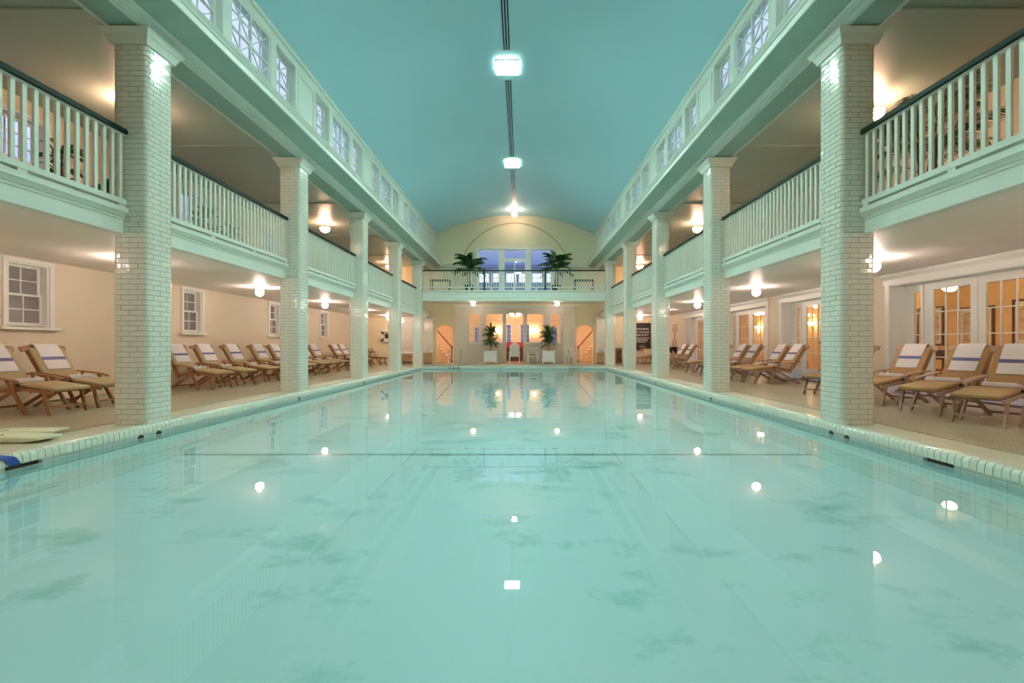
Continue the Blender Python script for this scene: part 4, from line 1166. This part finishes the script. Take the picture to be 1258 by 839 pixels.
# ================================================================== END FURNITURE
def planter(x, y, label, plabel):
    p = thing('planter_box', label, 'planter', (x, y, 0))
    m = MB()
    for sx_ in (-1, 1):
        m.box(*sorted((sx_ * 0.34, sx_ * 0.37)), -0.37, 0.37, 0.10, 0.72)
        m.box(-0.34, 0.34, *sorted((sx_ * 0.34, sx_ * 0.37)), 0.10, 0.72)
    m.box(-0.34, 0.34, -0.34, 0.34, 0.10, 0.14)
    m.build('box', TRIMW, p)
    m = MB()
    for a, b, c, d in ((-.40, .40, -.40, -.33), (-.40, .40, .33, .40), (-.40, -.33, -.33, .33), (.33, .40, -.33, .33)): m.box(a, b, c, d, 0.72, 0.76)
    m.build('rim', TRIMW, p)
    for a in (-.35, .35):
        for b in (-.35, .35): MB().box(a - .04, a + .04, b - .04, b + .04, 0, 0.10).build('foot', TRIMW, p)
    m = MB()
    for a, b, c, d in ((-.30, .30, .62, .66), (-.30, .30, .17, .21), (-.30, -.26, .21, .62), (.26, .30, .21, .62)): m.box(a, b, -0.385, -0.37, c, d)
    m.build('panel_moulding', TRIMW, p)
    shrub((x, y, 0), 2.0, plabel, 150, LS, False, name='dracaena_plant', base=0.68)
planter(-1.42, 26.55, 'white square planter box left of the arched-back chair by the screen' if False else 'white square planter box on the sash-window half of the screen', 'tall strap-leaved plant in the white planter on the sash-window half')
planter(2.0, 26.55, 'white square planter box on the french-door half of the screen', 'tall strap-leaved plant in the white planter on the french-door half')
def garden_chair(x, y, rz, label, arched):
    p = thing('garden_chair', label, 'chair', (x, y, 0), rz)
    MB().box(-0.30, 0.30, -0.26, 0.26, 0.42, 0.47).build('seat', TRIMW, p)
    for a in (-0.28, 0.28):
        for b in (-0.24, 0.24): MB().box(a - .025, a + .025, b - .025, b + .025, 0, 0.42 if b > 0 else 0.70).build('leg', TRIMW, p)
        MB().box(a - .035, a + .035, -0.28, 0.26, 0.66, 0.70).build('armrest', TRIMW, p)
    if arched:
        for i in range(7):
            xx = -0.255 + i * 0.085; zt = 1.05 + 0.22 * math.cos(xx / 0.30 * PI / 2)
            MB().box(xx - .037, xx + .037, 0.24, 0.27, 0.47, zt).build('back_slat', TRIMW, p)
    else:
        MB().box(-0.30, 0.30, 0.24, 0.27, 0.86, 0.94).build('back_rail', TRIMW, p)
        MB().box(-0.30, 0.30, 0.24, 0.27, 0.50, 0.56).build('back_rail', TRIMW, p)
        for i in range(6): MB().box(-0.28 + i * .112 - .02, -0.28 + i * .112 + .02, 0.245, 0.265, 0.56, 0.86).build('back_slat', TRIMW, p)
    return p
garden_chair(0.0, 26.35, 0, 'white garden chair with tall arched slat back before the doorway', True)
garden_chair(1.08, 26.5, 0, 'white garden chair with a cushion beside the planter', False)
c = cushion((0.0, 0.0), (0.44, 0.0), 0.22, 0.12, 0)
o = c.build('seat_pillow', CUSHL, None, True, (1.02, 26.35, 0.56)); o.rotation_euler = (0, 0, 0)
o.location = (0.86, 26.48, 0.54); tag(o, 'khaki pillow on the white garden chair beside the planter', 'pillow')
garden_chair(3.25, 26.5, 0, 'plain white garden chair by the pool ladder on the french-door side', False)
# pool ladders
for i, (xa, xb) in enumerate(((-3.47, -2.86), (2.90, 3.48))):
    p = thing('pool_ladder', 'chrome pool ladder at the far pool end on the %s side' % SIDE[-1 if i == 0 else 1], 'ladder', (0, 0, 0))
    for x in (xa, xb):
        pts = [(x, 24.30, 0.0), (x, 24.30, 0.55)] + [(x, 24.00 + 0.30 * math.cos(R(t)), 0.58 + 0.28 * math.sin(R(t))) for t in range(0, 181, 20)] + [(x, 23.66, 0.3), (x, 23.64, -0.55)]
        MB().tube(pts, 0.022, 8).build('grab_rail', CHROME, p, True)
        MB().lathe([(0.06, 0.001), (0.06, 0.02), (0.03, 0.03)], 12, (x, 24.30, 0)).build('flange', CHROME, p, True)
    for z in (-0.05, -0.35): MB().box(xa, xb, 23.60, 23.68, z - .015, z + .015).build('step', CHROME, p)
# pedestals with towels beside the end piers
for s in (-1, 1):
    p = thing('towel_cabinet', 'wooden towel cabinet before the tiled pier on the %s side' % SIDE[s], 'cabinet', (s * 5.12, 26.55, 0))
    MB().box(-0.27, 0.27, -0.22, 0.22, 0.05, 0.60).build('body', WOODC, p)
    MB().box(-0.30, 0.30, -0.25, 0.25, 0.60, 0.64).build('top', WOODC, p)
    for q in (-1, 1):
        d = MB().box(*sorted((q * 0.01, q * 0.25)), -0.235, -0.22, 0.08, 0.57).build('door', WOODC, p)
        MB().lathe([(0.012, 0), (0.012, 0.02)], 8, (q * 0.04, -0.25, 0.33)).build('knob', BRASS, d)
    MB().box(-0.25, 0.25, -0.20, 0.20, 0.0, 0.05).build('plinth', WOODD, p)
    for i, (dx, n) in enumerate(((-0.13, 4), (0.12, 3))):
        for j in range(n):
            o = sweep([(-0.1, 0), (-0.09, 0), (0.09, 0), (0.1, 0)], rrect(0.15, 0.03, 0.026), ((.95, .6), (1, 1), (1, 1), (.95, .6))).build('rolled_towel', TOWEL, None, True)
            o.location = (s * 5.12 + dx, 26.55, 0.672 + j * 0.061)
            tag(o, 'folded towel in the %s stack by the %s pier, %s from the bottom' % ('taller' if n == 4 else 'shorter', SIDE[s], ORD[j]), 'towel', 'towel stacks on the cabinets')
# aisle-end details on the left
p = thing('lifebuoy', 'white ring lifebuoy hung on the end wall of the sash-window aisle', 'lifebuoy', (-7.83, YE - 0.08, 1.63))
MB().torus(0.31, 0.075).build('ring', LIFEW, p, True)
for i in range(4):
    a = PI / 4 + i * PI / 2
    MB().torus(0.083, 0.012, 14, 6, (0, 0, 0), 'y')
    MB().box(-0.05, 0.05, -0.082, 0.06, 0.225, 0.395).build('band', BLACK, p).rotation_euler = (0, a, 0)
MB().box(-0.10, 0.10, 0.02, 0.078, -0.12, 0.14).build('bracket', BLACK, p)
p = thing('towel_bench', 'brown wooden bench with white mat against the white-tiled end wall', 'bench', (-6.55, 26.9, 0))
MB().box(-0.55, 0.55, -0.28, 0.28, 0.46, 0.52).build('seat', WOODC, p)
for a in (-0.5, 0.5): MB().box(a - .03, a + .03, -0.26, 0.26, 0, 0.46).build('side_panel', WOODC, p)
MB().box(-0.47, 0.47, -0.25, -0.22, 0.1, 0.44).build('front_panel', WOODC, p)
o = sweep([(-0.35, 0), (-0.33, 0), (0.33, 0), (0.35, 0)], rrect(0.22, 0.09, 0.07), ((.95, .6), (1, 1), (1, 1), (.95, .6))).build('towel_pile', TOWEL, None, True)
o.location = (-6.4, 26.88, 0.61); tag(o, 'thick folded white bath sheet on the brown bench', 'towel')
struct(MB().box(-7.15, -5.95, YE - 0.04, YE - 0.002, 0, 2.815).build('wall_tiled_panel', TILEW), 'white tiled panel on the end wall of the sash-window aisle', 'wall')
p = thing('bottle_table', 'small dark table with bottles at the end of the sash-window aisle', 'table', (-8.55, 26.6, 0))
MB().lathe([(0.28, 0.66), (0.30, 0.68), (0.30, 0.70), (0.28, 0.71)], 18).build('table_top', WOODD, p, True)
MB().lathe([(0.18, 0), (0.16, 0.03), (0.03, 0.06), (0.03, 0.66)], 12).build('pedestal', WOODD, p, True)
for i, (dx, dy, h) in enumerate(((-.12, 0, .25), (0, .08, .30), (.10, -.05, .22), (.03, -.12, .18))):
    o = MB().lathe([(0.035, 0), (0.04, 0.01), (0.04, h * .6), (0.015, h * .78), (0.015, h)], 10).build('bottle', PANE if i % 2 else BRASS, None, True, (-8.55 + dx, 26.6 + dy, 0.71))
    tag(o, '%s bottle on the small dark table at the aisle end' % ['short brass-coloured', 'tall clear glass', 'squat brass-coloured', 'small clear glass'][i], 'bottle')
# aisle-end details on the right: sign, counters, shelf
SX0, SX1 = 7.28, 8.32
p = thing('warning_sign', 'large black warning sign with white lettering on the french-door aisle end wall', 'sign', ((SX0 + SX1) / 2, YE - 0.002, 0))
MB().box(-0.52, 0.52, -0.04, 0.0, 0.80, 2.45).build('board', SIGNB, p)
def text(body, size, x, z, parent, m_):
    cu = bpy.data.curves.new('lettering', 'FONT'); cu.body = body; cu.size = size; cu.align_x = 'CENTER'; cu.extrude = 0.003
    t = bpy.data.objects.new('lettering', cu); COL.objects.link(t)
    me = bpy.data.meshes.new_from_object(t)
    bpy.data.objects.remove(t)
    me.materials.clear(); me.materials.append(m_)
    o = obj('lettering', me, parent, (x, -0.044, z)); o.rotation_euler = (PI / 2, 0, 0)
    return o
text('WARNING', 0.165, 0, 2.02, p, SIGNW)
text('NO LIFEGUARD', 0.125, 0, 1.84, p, SIGNW)
text('ON DUTY', 0.165, 0, 1.65, p, SIGNW)
for j in range(4):                                # small print too fine to read: rows of word-length marks
    x = -0.42 + 0.05 * (j % 2)
    rnd = random.Random(j)
    m = MB()
    while x < 0.40 - 0.08 * j:
        l = rnd.uniform(0.05, 0.13); m.box(x, x + l, -0.044, -0.041, 1.52 - j * 0.085, 1.55 - j * 0.085); x += l + 0.03
    m.build('small_print', SIGNW, p)
MB().lathe([(0.03, 0), (0.03, 0.004)], 10).build('emblem', SIGNW, p).location = (0, -0.044, 2.30)
MB().prism([(0.24 * math.cos(R(a)), 0.90 + 0.2 * math.sin(R(a))) for a in range(0, 181, 15)], 'y', -0.044, -0.04).build('emblem_dome', SIGNG, p)
for x0, x1, h, lab in ((7.30, 7.62, 0.78, 'narrow peach counter below the warning sign'), (7.66, 8.35, 0.90, 'wide peach counter below the warning sign')):
    p = thing('counter_cabinet', lab, 'cabinet', ((x0 + x1) / 2, 26.85, 0))
    hw = (x1 - x0) / 2
    MB().box(-hw, hw, -0.30, 0.30, 0.06, h - 0.04).build('body', PEACH, p)
    MB().box(-hw - .015, hw + .015, -0.33, 0.31, h - 0.04, h).build('top', WOODC, p)
    d = MB().box(-hw + .03, hw - .03, -0.315, -0.30, 0.10, h - 0.08).build('door', PEACH, p)
    MB().box(-0.04, 0.04, -0.335, -0.315, h - 0.18, h - 0.16).build('handle', BRASS, d)
    MB().box(-hw + .03, hw - .03, -0.27, 0.27, 0, 0.06).build('plinth', WOODD, p)
p = thing('tall_cabinet', 'narrow dark wooden cabinet at the end wall beside the tiled pier', 'cabinet', (6.27, 27.1, 0))
MB().box(-0.18, 0.18, -0.25, 0.25, 0.04, 0.86).build('body', WOODC, p)
MB().box(-0.20, 0.20, -0.27, 0.27, 0.86, 0.90).build('top', WOODD, p)
d = MB().box(-0.15, 0.15, -0.265, -0.25, 0.08, 0.82).build('door', WOODD, p)
MB().box(0.10, 0.12, -0.28, -0.265, 0.40, 0.55).build('handle', BRASS, d)
MB().box(-0.16, 0.16, -0.22, 0.22, 0, 0.04).build('plinth', WOODD, p)
p = thing('wall_shelf', 'black shelf on brackets on the french-door wall near the end', 'shelf', (WALLX, 25.9, 0))
MB().box(-0.35, -0.001, -0.55, 0.55, 0.92, 1.0).build('board', BLACK, p)
for y in (-0.4, 0.4): MB().prism([(-0.001, 0.55), (-0.001, 0.92), (-0.30, 0.92)], 'y', y - 0.02, y + 0.02).build('bracket', BLACK, p)
for i, (dy, z, hw, hh) in enumerate(((-0.32, 2.05, 0.10, 0.22), (0.10, 2.05, 0.10, 0.22), (-0.10, 1.62, 0.09, 0.16), (-0.32, 1.25, 0.08, 0.18), (0.15, 1.25, 0.08, 0.18))):
    q = thing('red_notice', 'narrow red framed notice over the black shelf, %s' % ['upper one nearer the loungers', 'upper one nearer the end wall', 'middle one', 'lower one nearer the loungers', 'lower one nearer the end wall'][i], 'notice', (WALLX, 25.9 + dy, z))
    MB().box(-0.02, -0.001, -hw, hw, -hh, hh).build('frame', REDU, q)
    MB().box(-0.024, -0.02, -hw + .03, hw - .03, -hh + .03, hh - .03).build('sheet', PAPER, q)
# tables on the bridge balcony
for x, lab in ((-4.15, 'black metal side table on the bridge at the sash-window side'), (3.9, 'black metal side table on the bridge at the french-door side')):
    p = thing('metal_table', lab, 'table', (x, 25.2, ZBR))
    MB().box(-0.55, 0.55, -0.3, 0.3, 0.66, 0.70).build('table_top', BLACK, p)
    for a in (-0.5, 0.5):
        for b in (-0.26, 0.26): MB().box(a - .02, a + .02, b - .02, b + .02, 0, 0.66).build('leg', BLACK, p)
    for i in range(8): MB().box(-0.5 + i * 0.143 - .03, -0.5 + i * 0.143 + .03, -0.29, -0.27, 0.58, 0.66).build('apron_bracket', BLACK, p)

# ================================================================== POOLSIDE BITS
def board(loc, rz, tilt, label):
    p = thing('foam_swim_board', label, 'swim board', loc, R(rz))
    m = sweep([(-0.45, 0), (-0.43, 0), (-0.1, 0.0), (0.30, 0.0), (0.44, 0.012), (0.46, 0.016)], rrect(0.15, 0.035, 0.018), ((.8, .5), (.9, .8), (1, 1), (1, .9), (.95, .55), (.9, .35)))
    m.v = [(a, b, c + 0.0) for a, b, c in m.v]
    m.build('board', FOAM, p, True)
    for a in range(3): MB().lathe([(0.014, 0.0335), (0.014, 0.0365)], 8, (-0.12 + 0.022 * math.cos(a * 2.1), -0.04 + 0.022 * math.sin(a * 2.1), 0.0)).build('printed_mark', BLACK, p)
    p.rotation_euler = (0, R(tilt), R(rz))
    return p
board((-5.62, 5.30, 0.037), -4, 0, 'pale foam swim board lying on the deck beside the pillar, the lower of two')
board((-5.92, 5.62, 0.037), 8, 0, 'pale foam swim board lying on the deck behind the lower board')
m = MB()
pp = [(-5.02, 0.010), (-4.93, 0.012), (-4.905, 0.004), (-4.883, -0.012), (-4.868, -0.04), (-4.866, -0.112)]
top_, bot_ = [], []
vs_, fs_ = [], []
for i, (x, z) in enumerate(pp):
    y0 = 4.36 + 0.045 * i
    vs_ += [(x, y0, z), (x, y0 + 0.11, z), (x + 0.006, y0 + 0.11, z + 0.006), (x + 0.006, y0, z + 0.006)]
for i in range(len(pp) - 1):
    a = i * 4
    for q in range(4): fs_.append((a + q, a + (q + 1) % 4, a + 4 + (q + 1) % 4, a + 4 + q))
fs_ += [(0, 1, 2, 3), tuple(len(vs_) - 4 + q for q in range(4))]
tag(m.add(vs_, fs_).build('rubber_strap', BLUEP, None, True), 'blue rubber strap draped over the tile coping', 'strap')
for s, (a, b) in ((-1, (4.62, 4.98)), (1, (4.72, 5.08))):
    m = MB(); x0, x1 = sorted((s * 4.95, s * 5.044))
    o = MB().box(*sorted((s * 4.99, s * 5.040)), a + .002, b - .002, -0.174, -0.1185).build('skimmer_slot', BLACK)
    tag(o, 'dark rectangular skimmer slot below the coping on the %s side' % SIDE[s], 'skimmer')
    for y in (6.27, 6.58, 10.75, 15.2, 19.6):
        o = MB().prism([(y + 0.05 * math.cos(R(t)), -0.176 + 0.05 * math.sin(R(t))) for t in range(0, 181, 20)], 'x', *sorted((s * 4.9395, s * 4.9445))).build('overflow_drain', BLACK)
        tag(o, 'overflow opening at the waterline %s, %s side' % ({6.27: 'below the front of the fifth pillar', 6.58: 'below the middle of the fifth pillar', 10.75: 'below the fourth pillar', 15.2: 'below the third pillar', 19.6: 'below the second pillar'}[y], SIDE[s]), 'drain', 'overflow openings')
